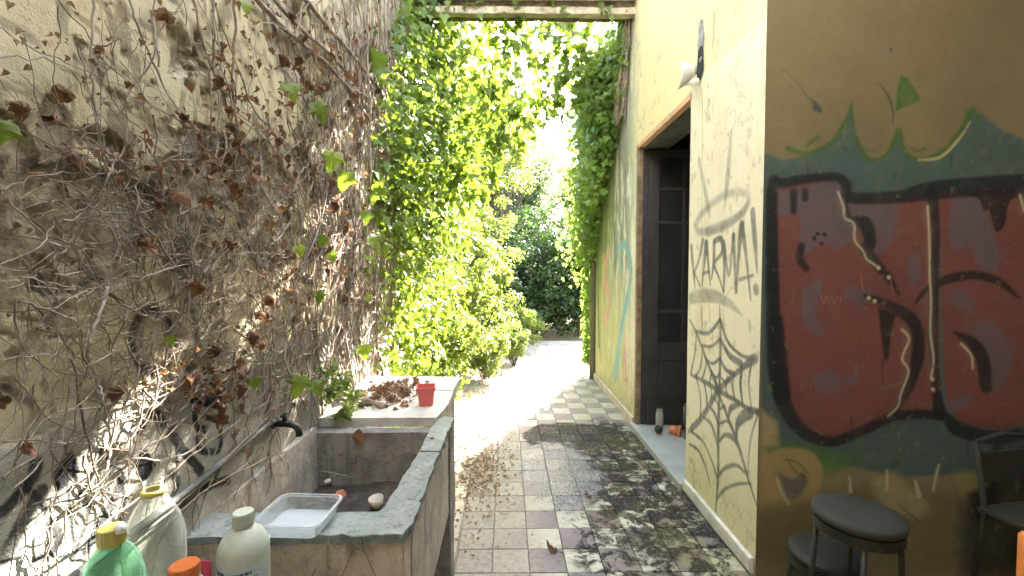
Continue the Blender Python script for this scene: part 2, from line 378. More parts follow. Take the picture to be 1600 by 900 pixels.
# ---------------------------------------------------------------- leaves
def leaf_template(kind):
    if kind == 'ivy':
        o = [(0, 0), (.16, -.10), (.42, -.02), (.50, .22), (.72, .38), (.46, .44), (.30, .56), (.22, .82), (0, 1.12)]
    elif kind == 'heart':
        o = [(0, 0), (.20, -.12), (.46, -.04), (.56, .25), (.44, .55), (.22, .82), (0, 1.08)]
    else:
        o = [(0, 0), (.22, .18), (.30, .45), (.18, .78), (0, 1.0)]
    n = len(o)-1; V = [(0, 0, 0)]
    V = [(0, o[0][1], 0)]; 
    R_ = [(x, y, abs(x)*.30-.16*(y-.3)**2) for x, y in o[1:-1]]; L_ = [(-x, y, z) for x, y, z in R_]
    tip = (0, o[-1][1], -.12); mid = (0, .42, .0)
    V = [(0, 0, 0)]+R_+[tip]+L_[::-1]+[mid]; k = len(V)-1
    Fc = [(k, i, (i+1) % k) for i in range(k)]
    V = np.array(V, float); V[:, 1] -= 0; return V, np.array(Fc)
def curl(V, a, s=0):
    V = V.copy(); V[:, 2] += a*(V[:, 1]-.4)**2-a*.9*np.abs(V[:, 0])**1.3; V[:, 0] *= 1-.25*abs(a); return V
IVYT = leaf_template('ivy'); HEART = leaf_template('heart'); OVAL = leaf_template('oval')
DEADT = (curl(HEART[0]*np.array([.8, 1, 1])+np.random.RandomState(3).uniform(-.09, .09, HEART[0].shape), -.4), HEART[1])
DEADT2 = (curl(OVAL[0]*np.array([1.2, .9, 1])+np.random.RandomState(4).uniform(-.07, .07, OVAL[0].shape), 1.0), OVAL[1])
def fine_leaf(kind, crumple, bend, seed, stalk=True):
    rs = np.random.RandomState(seed); V, _ = leaf_template(kind); o = V[:-1]; O = []
    for i in range(len(o)):      # midpoints make the edge toothed
        a, b_ = o[i], o[(i+1) % len(o)]; O += [a, (a+b_)/2*np.array([.96, 1, 1])]
    O = np.array(O); c = np.array([0, .36, 0]); n = len(O); I = c+.52*(O-c); I[:, 2] += .05
    V = np.vstack([O, I, [c]]); V[:, :] += rs.normal(0, crumple, V.shape)*np.array([.5, .5, 1]); V[:, 2] += bend*(V[:, 1]-.3)**2-abs(bend)*.8*np.abs(V[:, 0])**1.4; V[0] = (0, 0, 0)
    Fc = []
    for i in range(n): j = (i+1) % n; Fc += [(i, j, n+j), (i, n+j, n+i), (n+i, n+j, 2*n)]
    if stalk:
        k = len(V); V = np.vstack([V, [(-.02, 0, 0), (.02, 0, 0), (0, -.35, .16), (0, -.6, .1)]]); Fc += [(k, k+1, k+2), (k, k+2, k+3)]
    return V, np.array(Fc)
def simple_leaf():   # 4 tri leaf for far foliage
    V = np.array([(0, 0, 0), (.33, .42, .10), (0, 1, -.08), (-.33, .42, .10), (0, .45, -.03)], float)
    return V, np.array([(0, 1, 4), (1, 2, 4), (2, 3, 4), (3, 0, 4)])
SL = simple_leaf()
IVYF = fine_leaf('ivy', .02, -.35, 1); IVYF2 = fine_leaf('ivy', .03, .3, 2); DEADF = [fine_leaf('ivy', .07, -1.3, 11), fine_leaf('heart', .09, 1.1, 12), fine_leaf('heart', .07, -1.6, 13), fine_leaf('oval', .09, 1.3, 14)]
def rots(n, nrm, spread, droop=None):
    """n rotation matrices: leaf plane normal near nrm, tip (y axis) near droop"""
    nrm = np.asarray(nrm, float); nrm = np.broadcast_to(nrm, (n, 3))
    Z = nrm+np.random.normal(0, spread, (n, 3)); Z /= np.linalg.norm(Z, axis=1)[:, None]
    d = np.random.normal(0, 1, (n, 3)) if droop is None else np.array(droop)+np.random.normal(0, .35, (n, 3))
    Y = d-(d*Z).sum(1)[:, None]*Z; Y /= np.linalg.norm(Y, axis=1)[:, None]+1e-9
    X = np.cross(Y, Z); return np.stack([X, Y, Z], 2)
def leaves_np(P, Rm, sz, T):
    V, Fc = T; n = len(P); sz = np.broadcast_to(np.asarray(sz, float), (n,))
    W = np.einsum('nij,kj->nki', Rm, V)*sz[:, None, None]+P[:, None]
    FF = Fc[None]+(np.arange(n)*len(V))[:, None, None]
    return W.reshape(-1, 3), FF.reshape(-1, Fc.shape[1])
def leaf_stuff(name, P, Rm, sz, T, m, parent=None, kind='stuff'):
    V, Fc = leaves_np(P, Rm, sz, T); me = mesh_np(name, V, Fc); return link(name, me, m, parent, kind=kind)
LM = {}
def leaf_mesh(T, m, key):
    if key not in LM:
        LM[key] = mesh_np(key, T[0], T[1]); LM[key].materials.append(m)
    return LM[key]
def leaf_parts(name, P, Rm, sz, T, m, parent, key):
    me = leaf_mesh(T, m, key); sz = np.broadcast_to(np.asarray(sz, float), (len(P),))
    for p, r, s_ in zip(P, Rm, sz):
        o = bpy.data.objects.new(name, me); COL.objects.link(o); o.parent = parent
        o.matrix_local = Matrix.Translation(p) @ Matrix(r).to_4x4() @ Matrix.Scale(s_, 4)

# ================================================================ SETTING
def sheet(name, x0, x1, y0, y1, z, m, nx=1, ny=1, amp=0):
    X, Y = np.meshgrid(np.linspace(x0, x1, nx+1), np.linspace(y0, y1, ny+1)); Z = np.full(X.shape, z)+(amp*(fbm(X*2, Y*2, 5)-.5) if amp else 0)
    V = np.stack([X, Y, Z], -1).reshape(-1, 3); i = np.arange(ny)[:, None]*(nx+1)+np.arange(nx)[None]
    Fc = np.stack([i, i+1, i+nx+2, i+nx+1], -1).reshape(-1, 4)
    return tag(link(name, mesh_np(name, V, Fc, amp > 0), m), kind='structure')
sheet('ground', -200, 200, -100, 300, -.06, M_ground)
sheet('garden_path', -1.1, 2.6, 6.8, 10.3, -.035, M_earth, 60, 140, .05)
floor = sheet('floor', -3, 8, -4, 6.82, -.022, M_grout)
# strip of trodden earth along the left wall, over the floor bed
sheet('earth_strip', -1.3, -.29, 1.2, 7.6, .004, M_earth, 40, 200, .03)

# ---- floor tiles, one by one
def tile_mesh(wd, m, nm):
    b = bmesh.new(); r = bmesh.ops.create_cube(b, size=1)['verts']
    bmesh.ops.transform(b, matrix=Matrix.Diagonal((wd-.004, .196, .02, 1)), verts=r)
    bmesh.ops.bevel(b, geom=[e for e in b.edges if all(v.co.z > 0 for v in e.verts)], offset=.0022, segments=1, affect='EDGES')
    me = bpy.data.meshes.new(nm); b.to_mesh(me); b.free(); me.materials.append(m); return me
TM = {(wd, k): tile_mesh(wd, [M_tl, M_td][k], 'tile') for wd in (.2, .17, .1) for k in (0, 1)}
for r in range(-2, 23):
    for c_ in range(-2, 7):
        x0 = .12+.2*(c_-0); wd = .2; y0 = 2.473+.2*r
        if c_ == 5: wd = .17
        if c_ == 6: continue
        if c_ == -2 and r > 9: continue
        k = (r+c_) % 2
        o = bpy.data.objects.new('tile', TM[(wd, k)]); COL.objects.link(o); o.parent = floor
        o.location = (x0+wd/2, y0+.1, -.010+random.uniform(-.0016, .0016))
        o.rotation_euler = (random.gauss(0, .003), random.gauss(0, .003), random.gauss(0, .004))

# ---- left wall
ys = np.exp(np.linspace(math.log(.42), math.log(5.4), 560)); ys = np.concatenate([[-3.0, -1.5, 0, .25], ys, np.linspace(5.6, 9, 18)])
zs = np.concatenate([np.linspace(-.05, .45, 8), np.arange(.5, 2.2, .0042), np.arange(2.21, 4.6, .014)])
Y, Z = np.meshgrid(ys, zs); y, z = Y.ravel(), Z.ravel()
P = Paint(y, z, (.64, .57, .37))
n_big = fbm(y*1.3+3, z*1.3, 3, 5); n_mid = fbm(y*6, z*6, 9, 6); n_fin = fbm(y*22, z*22, 21, 4)
P.mix(sstep(.45, .62, n_big)*.6, (.66, .61, .45)); P.mix(sstep(.55, .75, n_mid)*.4, (.42, .36, .25))
def lw(px, py): p = on_left(px, py); return p.y, p.z
# where the render has fallen and the rubble shows
pe = np.zeros(y.size)
for px, py, ru, rv in [(40, 330, .16, .20), (10, 230, .09, .07), (110, 300, .16, .12), (95, 400, .18, .13), (210, 330, .15, .09), (290, 330, .18, .18), (160, 230, .10, .05), (330, 250, .25, .10), (420, 330, .30, .25), (500, 230, .30, .35), (530, 380, .35, .3), (560, 120, .6, .7), (450, 60, .25, .25), (600, 300, .8, .9), (620, 80, .9, 1.2)]:
    cy, cz = lw(px, py); pe = np.maximum(pe, 1.05-((y-cy)/ru)**2-((z-cz)/rv)**2)
peel = sstep(.0, .14, pe-1.9*(n_mid-.35)-.5*(n_fin-.5)-.05)
peel = np.maximum(peel, sstep(.67, .71, n_mid)*.5*sstep(1.25, 1.4, z))
rub = fbm(y*11+7, z*13, 31, 5)
P.mix(peel, (.40, .335, .24)); P.mix(peel*sstep(.40, .48, rub), (.58, .51, .38)); P.mix(peel*sstep(.52, .60, fbm(y*34, z*30, 37, 4))*.7, (.16, .13, .09)); P.mix(peel*sstep(.62, .5, rub)*sstep(.5, .65, n_fin), (.10, .08, .055))
P.mix(peel*sstep(.60, .66, fbm(y*5, z*9, 77, 4))*.8, (.50, .46, .38))
# scratches and old suckers
P.mix(sstep(.60, .68, fbm(y*30, z*9, 41, 4))*.55*(z > 1.3), (.13, .095, .065)); P.mix(sstep(.62, .70, fbm(y*9, z*34, 43, 4))*.5*(z > 1.3), (.16, .12, .08))
# lower painted band
band = sstep(1.305, 1.295, z+.012*(n_mid-.5)); P.mix(band*.85, (.40, .40, .35)); P.mix(band*sstep(.5, .62, n_big)*.6, (.50, .49, .43))
P.mix(band*sstep(.5, .7, n_mid)*.5, (.30, .285, .24)); P.mix(band*sstep(.58, .66, fbm(y*14, z*5, 51, 4))*.45, (.46, .44, .38))
P.mix(sstep(.018, .004, np.abs(z-1.312+.006*np.sin(y*14)))*.7*(y < 2.7), (.50, .47, .36))
P.mix(sstep(1.28, 1.24, z)*sstep(1.15, 1.24, z)*.3, (.17, .17, .145))
P.mix(sstep(2.3, 4.0, y)*.35, (.45, .40, .31))
BK = (.022, .023, .026)
def LS(pts, wpx, soft=.003, op=1.0, sm=True, col=BK):
    ps = []
    for i, p in enumerate(pts):
        q_ = on_left(*p[:2]); wv = (p[2] if len(p) > 2 else wpx)/2*q_.y/F; ps.append((q_.y, q_.z, wv))
    P.mix(P.stroke_mask(ps, soft, sm)*op*(.9+.4*(n_fin-.5)), col)
def LP(pts, soft=.003, op=1.0, sm=False):
    P.mix(P.poly_mask([lw(*p) for p in pts], soft, sm)*op, BK)
LS([(237, 482), (215, 500), (206, 535), (218, 568), (240, 582), (262, 566), (270, 530), (260, 495), (237, 482)], 17, .006, 1.0)
LS([(292, 470), (278, 520), (282, 560), (298, 575), (308, 540), (300, 480)], 12, .007, .85)
LS([(12, 608), (30, 618), (50, 630)], 16, .006, .85)
LS([(52, 722), (48, 745), (20, 780), (0, 800)], 22); LS([(60, 770), (40, 800), (5, 870)], 26); LS([(40, 765), (62, 785), (68, 800)], 10)
LS([(75, 815), (88, 838), (80, 860), (45, 880)], 18)
LP([(110, 703), (123, 735), (92, 768), (84, 766), (77, 742), (100, 712)]); LS([(97, 690), (101, 712)], 5); LS([(102, 758), (112, 850)], 7)
LS([(176, 700), (188, 745), (190, 790)], 7); LS([(186, 752), (165, 800), (132, 858)], 20); LS([(158, 700), (130, 760), (122, 775), (135, 800), (112, 870)], 9); LS([(192, 780), (186, 812), (190, 840)], 8)
LP([(226, 702), (241, 726), (224, 753), (209, 742), (208, 722), (214, 708)])
LS([(216, 672), (226, 652), (240, 646), (262, 672), (285, 705), (312, 738)], 17); LS([(273, 695), (274, 728)], 7)
LP([(287, 607), (312, 615), (345, 626), (345, 641), (300, 632), (281, 622)])
LS([(306, 684), (309, 702), (324, 706), (340, 702), (342, 680), (342, 640)], 11); LS([(300, 640), (306, 665), (318, 672)], 13); LS([(318, 652), (336, 655)], 9)
LS([(355, 750), (330, 757), (296, 775), (272, 796)], 15); LS([(340, 732), (325, 762)], 10); LS([(262, 738), (276, 752), (268, 772)], 10)
relief = -.014*peel*(1+1.6*(rub-.5))+.005*(n_big-.5)+.002*(n_mid-.5)*(1+5*peel)+.0015*(n_fin-.5)*(1+8*peel)+.004*band
V = np.stack([XL(y)+relief, y, z], -1)
nu, nv = len(ys), len(zs); i = np.arange(nv-1)[:, None]*nu+np.arange(nu-1)[None]
Fc = np.stack([i, i+1, i+nu+1, i+nu], -1).reshape(-1, 4)[:, ::-1]
me = mesh_np('plaster_face', V, Fc, True); paint_attr(me, P.c)
lwall = empty('garden_wall', (XL(2), 2, 0), 0, 'long flaking plaster wall on the left, overgrown with dry creeper above the sink', 'wall')
pf = link('plaster_face', me, M_left, None); pf.parent = lwall; pf.matrix_parent_inverse = Matrix.Translation((-XL(2), -2, 0))
b = MB(); b.box((-1.62, -3, -.05), (-1.21, 9, 4.55)); o = b.build('masonry', M_conc, None); o.parent = lwall; o.matrix_parent_inverse = Matrix.Translation((-XL(2), -2, 0))
def kid(o, par):
    o.parent = par; o.matrix_parent_inverse = Matrix.Translation(par.location).inverted(); return o
# ---- right corridor wall with the doorway and the sprayed pier
ys = np.unique(np.concatenate([np.arange(YC, D0, .0062), [D0], np.linspace(D0, D1, 36), np.linspace(D1, YE, 96)]))
zs = np.unique(np.round(np.concatenate([np.arange(-.03, DT, .0072), [DT], np.linspace(DT, 3.4, 60), np.linspace(3.4, 4.6, 40)]), 5))
Y, Z = np.meshgrid(ys, zs); y, z = Y.ravel(), Z.ravel()
P = Paint(y, z, (.60, .56, .43))
n_big = fbm(y*1.5+9, z*1.5, 103, 5); n_mid = fbm(y*6, z*6, 109, 6); n_fin = fbm(y*24, z*24, 121, 4); n_v = fbm(y*9, z*1.6, 131, 5)
def rw(px, py): p = on_x(px, py, XR); return p.y, p.z
# yellow upper coat above a slanting edge
P.mix(P.poly_mask([rw(1200, 24), rw(1105, 112), rw(1078, 150), rw(1000, 235), (YE+.1, 2.2), (YE+.1, 4.8), (YC-.2, 4.8)], .02)*.85, (.61, .52, .27))
P.mix(sstep(.5, .65, n_big)*.35, (.64, .59, .42)); P.mix(sstep(.55, .7, n_v)*.35, (.45, .40, .24))
# washed white and mouldy green streaks at the far end
fe = sstep(4.35, 4.9, y); P.mix(fe*.75, (.52, .50, .43)); P.mix(fe*sstep(.40, .50, n_v+.1*(y-5)-.04*(2-z))*.95, (.22, .23, .19))
P.mix(sstep(5.0, 5.9, y+(n_mid-.5))*.85, (.17, .22, .07)); P.mix(fe*sstep(.58, .66, fbm(y*12, z*3, 141, 5))*.6, (.12, .12, .10))
P.mix(sstep(1.9, 1.0, z+.5*(n_mid-.5))*fe*.7, (.44, .44, .22)); P.mix(fe*sstep(1.8, .8, z)*sstep(4.95, 4.6, y)*.7, (.58, .50, .38))
P.mix(sstep(.7, .2, z)*.5, (.52, .47, .22)); P.mix(sstep(.55, .75, n_fin*.6+n_mid*.4)*sstep(1.0, .2, z)*.5, (.35, .28, .13))
P.mix(sstep(.66, .72, fbm(y*16, z*12, 151, 5))*.5, (.36, .32, .22))
P.mix(sstep(.54, .70, fbm(y*13, z*.9, 161, 5))*.30*sstep(1.2, 3.2, z), (.36, .32, .20)); P.mix(sstep(.012, .002, np.abs(fbm(y*2.2, z*2.2, 171, 6)-.5))*.45*sstep(.45, .6, n_big), (.25, .21, .13))
def RS(pts, wpx, soft=.012, op=.7, col=(.085, .09, .085), sm=True, flat=True):
    ps = []
    for p in pts:
        q_ = on_x(p[0], p[1], XR); ps.append((q_.y, q_.z, (p[2] if len(p) > 2 else wpx)/2*q_.y/F*1.35))
    P.mix(P.stroke_mask(ps, soft, sm)*op*(.80+.5*(n_mid-.4)+.5*(n_fin-.5)), col)
# halo with two rays
RS([(1088, 355), (1092, 362), (1112, 360), (1140, 348), (1162, 330), (1170, 312), (1163, 302), (1140, 302), (1115, 316), (1095, 336), (1086, 352)], 9, .018, .5)
RS([(1106, 362, 13), (1135, 350, 13), (1158, 334, 10), (1169, 316, 8)], 10, .008, .4)
RS([(1143, 205, 4), (1139, 250, 9), (1136, 290, 9), (1132, 326, 2)], 8, .016, .5); RS([(1092, 248, 4), (1099, 285, 7), (1106, 320, 9), (1109, 338, 3)], 8, .014, .5)
# K A R M A !
for st in ([(1080, 385, 7), (1083, 420, 6), (1086, 450, 3)], [(1098, 376, 7), (1092, 405, 6), (1085, 425, 4)], [(1084, 425, 4), (1094, 447, 3)],
           [(1103, 380, 9), (1100, 415, 6), (1097, 446, 3)], [(1104, 380, 8), (1107, 415, 5), (1110, 445, 3)], [(1098, 428, 4), (1108, 424, 4)],
           [(1116, 378, 8), (1115, 410, 6), (1112, 436, 3)], [(1117, 376, 7), (1127, 374, 8), (1128, 395, 6), (1116, 412, 5), (1124, 435, 4), (1131, 457, 3)],
           [(1131, 380, 9), (1132, 415, 7), (1131, 455, 4)], [(1132, 385, 6), (1139, 430, 5), (1146, 366, 5)], [(1146, 368, 8), (1148, 410, 7), (1150, 456, 5)],
           [(1159, 352, 12), (1154, 400, 7), (1151, 455, 4)], [(1160, 352, 9), (1167, 410, 6), (1173, 468, 3)], [(1156, 437, 5), (1177, 430, 4)],
           [(1176, 330, 10), (1180, 380, 9), (1183, 426, 3)]): RS(st, 6, .006, .88)
RS([(1181, 450, 11), (1182, 455, 11)], 11, .010, .75)
# crescent
RS([(1080, 466, 14), (1098, 462, 17), (1120, 464, 15), (1142, 476, 10), (1160, 493, 2)], 10, .012, .55)
# spider web
W = [[(1125, 478, 2), (1126, 540, 6), (1124, 610, 6)], [(1124, 610, 6), (1122, 690, 7), (1122, 745, 6), (1118, 800, 3)], [(1078, 500, 3), (1090, 525, 5), (1105, 565, 6), (1122, 607, 7)],
     [(1080, 586, 4), (1100, 596, 6), (1122, 610, 7), (1150, 626, 6), (1168, 638, 7), (1192, 646, 10)], [(1180, 560, 13), (1160, 575, 8), (1140, 592, 7), (1122, 610, 8)],
     [(1122, 610, 8), (1098, 650, 8), (1082, 668, 8), (1076, 674, 5)], [(1122, 610, 4), (1132, 640, 5), (1150, 685, 7), (1168, 745, 5), (1182, 790, 3)],
     # threads between the spokes
     [(1088, 518, 4), (1108, 520, 5), (1125, 500, 5)], [(1126, 500, 5), (1138, 535, 5), (1160, 556, 5), (1178, 560, 8)], [(1097, 540, 4), (1112, 541, 4), (1125, 530, 4)], [(1126, 530, 5), (1140, 555, 8), (1158, 568, 10)],
     [(1103, 562, 4), (1114, 568, 4), (1125, 560, 4)], [(1126, 562, 5), (1135, 578, 6), (1147, 584, 6)], [(1110, 578, 4), (1119, 590, 4), (1125, 582, 3)], [(1127, 590, 3), (1133, 597, 4), (1140, 594, 4)],
     [(1088, 520, 3), (1086, 550, 4), (1079, 584, 4)], [(1098, 545, 3), (1094, 575, 4), (1086, 588, 4)], [(1104, 566, 3), (1101, 580, 4), (1097, 592, 4)], [(1112, 582, 3), (1110, 592, 3), (1108, 599, 3)],
     [(1088, 590, 4), (1094, 620, 4), (1094, 655, 4)], [(1100, 597, 4), (1104, 620, 4), (1104, 640, 4)], [(1110, 603, 3), (1112, 615, 3), (1110, 628, 3)],
     [(1108, 636, 4), (1116, 645, 5), (1123, 665, 5)], [(1099, 652, 4), (1112, 665, 6), (1122, 700, 4)], [(1115, 622, 3), (1120, 628, 3), (1124, 640, 3)],
     [(1080, 674, 4), (1098, 690, 4), (1112, 720, 4), (1120, 745, 4)], [(1077, 694, 3), (1092, 705, 4), (1104, 735, 4), (1110, 760, 2)],
     [(1125, 640, 3), (1132, 634, 4), (1135, 645, 3)], [(1124, 662, 3), (1136, 658, 4), (1142, 668, 3)], [(1124, 690, 4), (1132, 680, 5), (1145, 684, 8), (1152, 696, 4)],
     [(1122, 745, 4), (1132, 732, 5), (1150, 727, 5), (1163, 738, 4)], [(1120, 780, 4), (1132, 765, 4), (1150, 757, 4), (1172, 755, 3)],
     [(1137, 618, 3), (1134, 605, 4), (1137, 590, 4)], [(1148, 624, 4), (1144, 600, 4), (1148, 584, 4)], [(1160, 630, 4), (1157, 600, 6), (1160, 574, 5)], [(1174, 638, 3), (1170, 600, 3), (1174, 568, 4)],
     [(1138, 652, 4), (1142, 638, 8), (1155, 632, 5)], [(1151, 685, 4), (1152, 665, 9), (1160, 652, 14), (1172, 645, 14)], [(1184, 648, 3), (1172, 690, 3), (1168, 745, 2)]]
for st in W: RS(st, 6, .006, .92)
RS([(1171, 504), (1172, 514)], 6, .016, .5); RS([(1078, 800), (1110, 840), (1140, 880)], 6, .03, .08)
# crack and rust marks down the pier
for st in ([(1097, 140, 2), (1098, 220, 1.4), (1096, 300, 1.2), (1098, 470, 1.2)], [(1116, 10, 2), (1115, 55, 5), (1112, 90, 1)], [(1147, 8, 1), (1150, 28, 3)]): RS(st, 3, .005, .6, (.10, .075, .05))
RS([(1096, 480, 5), (1097, 510, 3)], 5, .004, .7, (.30, .12, .06))
RS([(1090, 125, 8), (1098, 118, 8)], 8, .01, .7, (.62, .60, .48))
for a in ([(947, 120, 9), (949, 300, 10), (944, 470, 6)], [(958, 90, 6), (960, 260, 9), (956, 380, 5)], [(938, 200, 8), (937, 400, 9), (938, 560, 6)]): RS(a, 8, .06, .6, (.12, .16, .05))
for a in ([(968, 100, 5), (966, 200, 7), (969, 290, 3)], [(975, 60, 4), (972, 150, 5), (975, 230, 2)]): RS(a, 5, .03, .7, (.10, .105, .095))
# mural of stems and petals on the far stretch
for st, wv, cl in (([(975, 380), (984, 400), (986, 430), (979, 470), (970, 520), (962, 590)], 6, (.18, .34, .36)), ([(975, 380), (966, 392), (970, 420)], 5, (.18, .34, .36)),
                   ([(985, 455), (975, 500), (966, 545), (957, 585)], 5, (.22, .38, .37)), ([(950, 395), (944, 430), (951, 470), (947, 500)], 7, (.55, .26, .22)), ([(943, 400), (942, 450), (944, 520), (950, 570)], 4, (.38, .36, .14)),
                   ([(976, 545), (978, 575), (979, 600)], 4, (.50, .22, .25)), ([(958, 470), (962, 530), (956, 580)], 3, (.45, .45, .15)), ([(935, 300), (934, 420), (936, 540)], 4, (.10, .12, .05))):
    RS(st, wv*1.9, .012, 1., cl)
RS([(975, 380), (984, 400), (986, 430), (979, 470), (970, 520)], 1.3, .006, .7, (.08, .08, .08)); RS([(951, 395), (945, 430), (952, 470), (948, 500)], 1.3, .006, .6, (.08, .06, .05))
RS([(974, 555), (975, 590), (982, 590), (981, 548)], 1.2, .006, .7, (.25, .08, .10)); RS([(993, 60, 2), (990, 110, 1.3), (994, 170, 1.2), (1005, 205, 1)], 2, .006, .6, (.12, .10, .07))
rel = .004*(n_big-.5)+.0025*(n_mid-.5)
V = np.stack([XR-rel, y, z], -1); nu, nv = len(ys), len(zs); i = np.arange(nv-1)[:, None]*nu+np.arange(nu-1)[None]
Fc = np.stack([i, i+1, i+nu+1, i+nu], -1).reshape(-1, 4)
cy = (V[Fc][:, :, 1]).mean(1); cz = V[Fc][:, :, 2].mean(1); keep = ~((cy > D0) & (cy < D1) & (cz < DT)); Fc = Fc[keep]
me = mesh_np('plaster_face', V, Fc, True); paint_attr(me, P.c)
rwall = empty('corridor_wall', (XR, 4.4, 0), 0, 'yellow corridor wall on the right with KARMA, a halo and a spider web sprayed beside its doorway', 'wall')
kid(link('plaster_face', me, M_right), rwall)
b = MB(); T = .28
b.box((XR+.012, YC+.012, -.03), (XR+T, D0-.001, 4.6)); b.box((XR+.012, D0, DT+.012), (XR+T, D1, 4.6)); b.box((XR+.012, D1+.001, -.03), (XR+T, YE, 4.6))
kid(b.build('masonry', M_conc), rwall)
b = MB(); b.box((XR-.028, D1+.02, 0), (XR-.002, YE-.01, .10), .006); kid(b.build('baseboard', M_pink, rough=.001), rwall)
b = MB(); b.box((XR-.028, YC+.01, 0), (XR-.002, D0-.02, .085), .006); kid(b.build('baseboard', M_pale), rwall)
b = MB(); b.box((XR-.05, D0-.02, -.01), (XR+T+.05, D1+.01, .052), .006); kid(b.build('threshold', M_marble), rwall)
fr = empty('door_frame', (XR, D1, .05)); kid(fr, rwall)
b = MB(); b.box((XR-.008, D1-.055, .053), (XR+.04, D1+.006, DT), .003); o = b.build('jamb', M_brownw); o.parent = fr; o.matrix_parent_inverse = Matrix.Translation(Vector((XR, D1, .05))).inverted()
b = MB(); b.box((XR+.042, D1-.05, .053), (XR+.10, D1, DT-.05), .003)
o = b.build('inner_jamb', M_black); o.parent = fr; o.matrix_parent_inverse = Matrix.Translation(Vector((XR, D1, .05))).inverted()
b = MB(); b.box((XR-.008, D0-.01, DT-.03), (XR+.045, D1+.006, DT+.014), .003); o = b.build('lintel_trim', M_orangew); o.parent = fr; o.matrix_parent_inverse = Matrix.Translation(Vector((XR, D1, .05))).inverted()
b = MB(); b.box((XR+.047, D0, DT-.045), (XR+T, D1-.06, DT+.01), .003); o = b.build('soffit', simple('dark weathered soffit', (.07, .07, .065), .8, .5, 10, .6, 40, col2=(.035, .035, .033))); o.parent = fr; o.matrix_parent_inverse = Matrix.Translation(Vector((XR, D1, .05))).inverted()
# the door leaf, swung open into the room against the far jamb: it faces the camera
YD = 4.355
def dx(px): return (px-792)/F*YD
def dz(py): return on_y(1040, py, YD).z
door = empty('door', (dx(1013), YD, .055)); kid(door, rwall)
def dkid(o): o.parent = door; o.matrix_parent_inverse = Matrix.Translation(rwall.location+Vector((dx(1013)-XR, YD-4.4, .055))).inverted() if False else Matrix.Identity(4); return o
x0 = dx(1013); X2 = x0+.74
def dbox(b, xa, xb, za, zb, ya=-.02, yb=.02, bev=.003): b.box((xa-x0, ya, za-.055), (xb-x0, yb, zb-.055), bev)
ztop = dz(234); zb_ = .062
cols = [(dx(1029), dx(1066)), (dx(1071), dx(1071)+dx(1066)-dx(1029)), ]; cols.append((cols[1][1]+.033, cols[1][1]+.033+.18))
rows = [(dz(293), dz(246)), (dz(346), dz(298)), (dz(484), dz(351)), (dz(535), dz(490))]
b = MB()
dbox(b, x0, cols[0][0], zb_, ztop)                       # hinge stile
dbox(b, cols[-1][1], cols[-1][1]+.09, zb_, ztop)
for a, c_ in zip(cols[:-1], cols[1:]): dbox(b, a[1], c_[0], rows[3][0], rows[0][1], -.014, .014)
xe = cols[-1][1]
dbox(b, cols[0][0]+.0005, xe-.0005, rows[0][1]+.0005, ztop, -.019, .019)
for a, c_ in zip(rows[:-1], rows[1:]): dbox(b, cols[0][0]+.0005, xe-.0005, c_[1], a[0], -.0155, .0155)
zl1 = dz(562); dbox(b, cols[0][0]+.0005, xe-.0005, zl1, rows[3][0]-.0005, -.019, .019); dbox(b, cols[0][0]+.0005, xe-.0005, zb_, dz(636), -.019, .019)
leafo = b.build('leaf_frame', M_black, door)
for ci in cols:
    for ri in rows:
        b = MB(); dbox(b, ci[0]-.002, ci[1]+.002, ri[0]-.002, ri[1]+.002, -.004, .004, 0); b.build('pane', M_blackp, door)
b = MB(); dbox(b, cols[0][0]+.02, xe-.02, dz(628), zl1-.035, -.012, .010, .008); dbox(b, cols[0][0]-.002, xe+.002, dz(638), zl1+.003, -.004, .004, 0); b.build('lower_panel', M_black, door)
# small room behind the doorway
rm = empty('dark_room', (2.6, 4.2, 0), 0, 'dark unlit room seen through the doorway behind the black door', 'room')
b = MB(); b.box((XR+T+.01, 6.2, 0), (4.6, 6.35, 4.0)); b.box((4.6, 2.36, 0), (4.75, 6.35, 4.0)); b.box((XR+T+.01, 2.36, 4.02), (4.75, 6.35, 4.15))
kid(b.build('room_wall', M_room), rm)
b = MB(); b.box((XR+T+.01, 4.62, on_y(1040, 232, 4.62).z), (4.6, 4.70, on_y(1040, 224, 4.62).z), .003); kid(b.build('transom_bar', M_greyw), rm)
b = MB(); b.box((XR+T+.01, 4.75, on_y(1040, 216, 4.75).z), (4.6, 4.80, on_y(1040, 196, 4.75).z), .003); kid(b.build('upper_board', M_room), rm)

# ---- graffiti wall, facing the camera
xs = np.unique(np.concatenate([np.arange(XR, 2.78, .0056), np.linspace(2.8, 5.2, 40)])); zs = np.concatenate([np.arange(-.03, 3.2, .0062), np.linspace(3.25, 4.6, 30)])
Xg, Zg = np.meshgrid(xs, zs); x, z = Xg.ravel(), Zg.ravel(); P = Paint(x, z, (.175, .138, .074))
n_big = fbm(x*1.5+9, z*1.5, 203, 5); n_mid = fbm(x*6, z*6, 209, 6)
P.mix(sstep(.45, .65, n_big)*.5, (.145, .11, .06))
def gw(px, py): p = on_y(px, py, YC); return p.x, p.z
gs = YC/F
wear = np.clip(1.03-.16*sstep(.52, .75, fbm(x*18, z*18, 219, 5))-.16*fbm(x*70, z*70, 223, 3)-.5*sstep(.73, .76, fbm(x*30, z*30, 229, 4)), 0, 1)
def GP(pts, col, soft=.009, op=.95, sm=False): P.mix(P.poly_mask([gw(*p) for p in pts], soft, sm)*op*wear, col)
def GS(pts, wpx, col, soft=.010, op=.95, sm=True):
    P.mix(P.stroke_mask([(*gw(*p[:2]), (p[2] if len(p) > 2 else wpx)/2*gs) for p in pts], soft, sm)*op*wear, col)
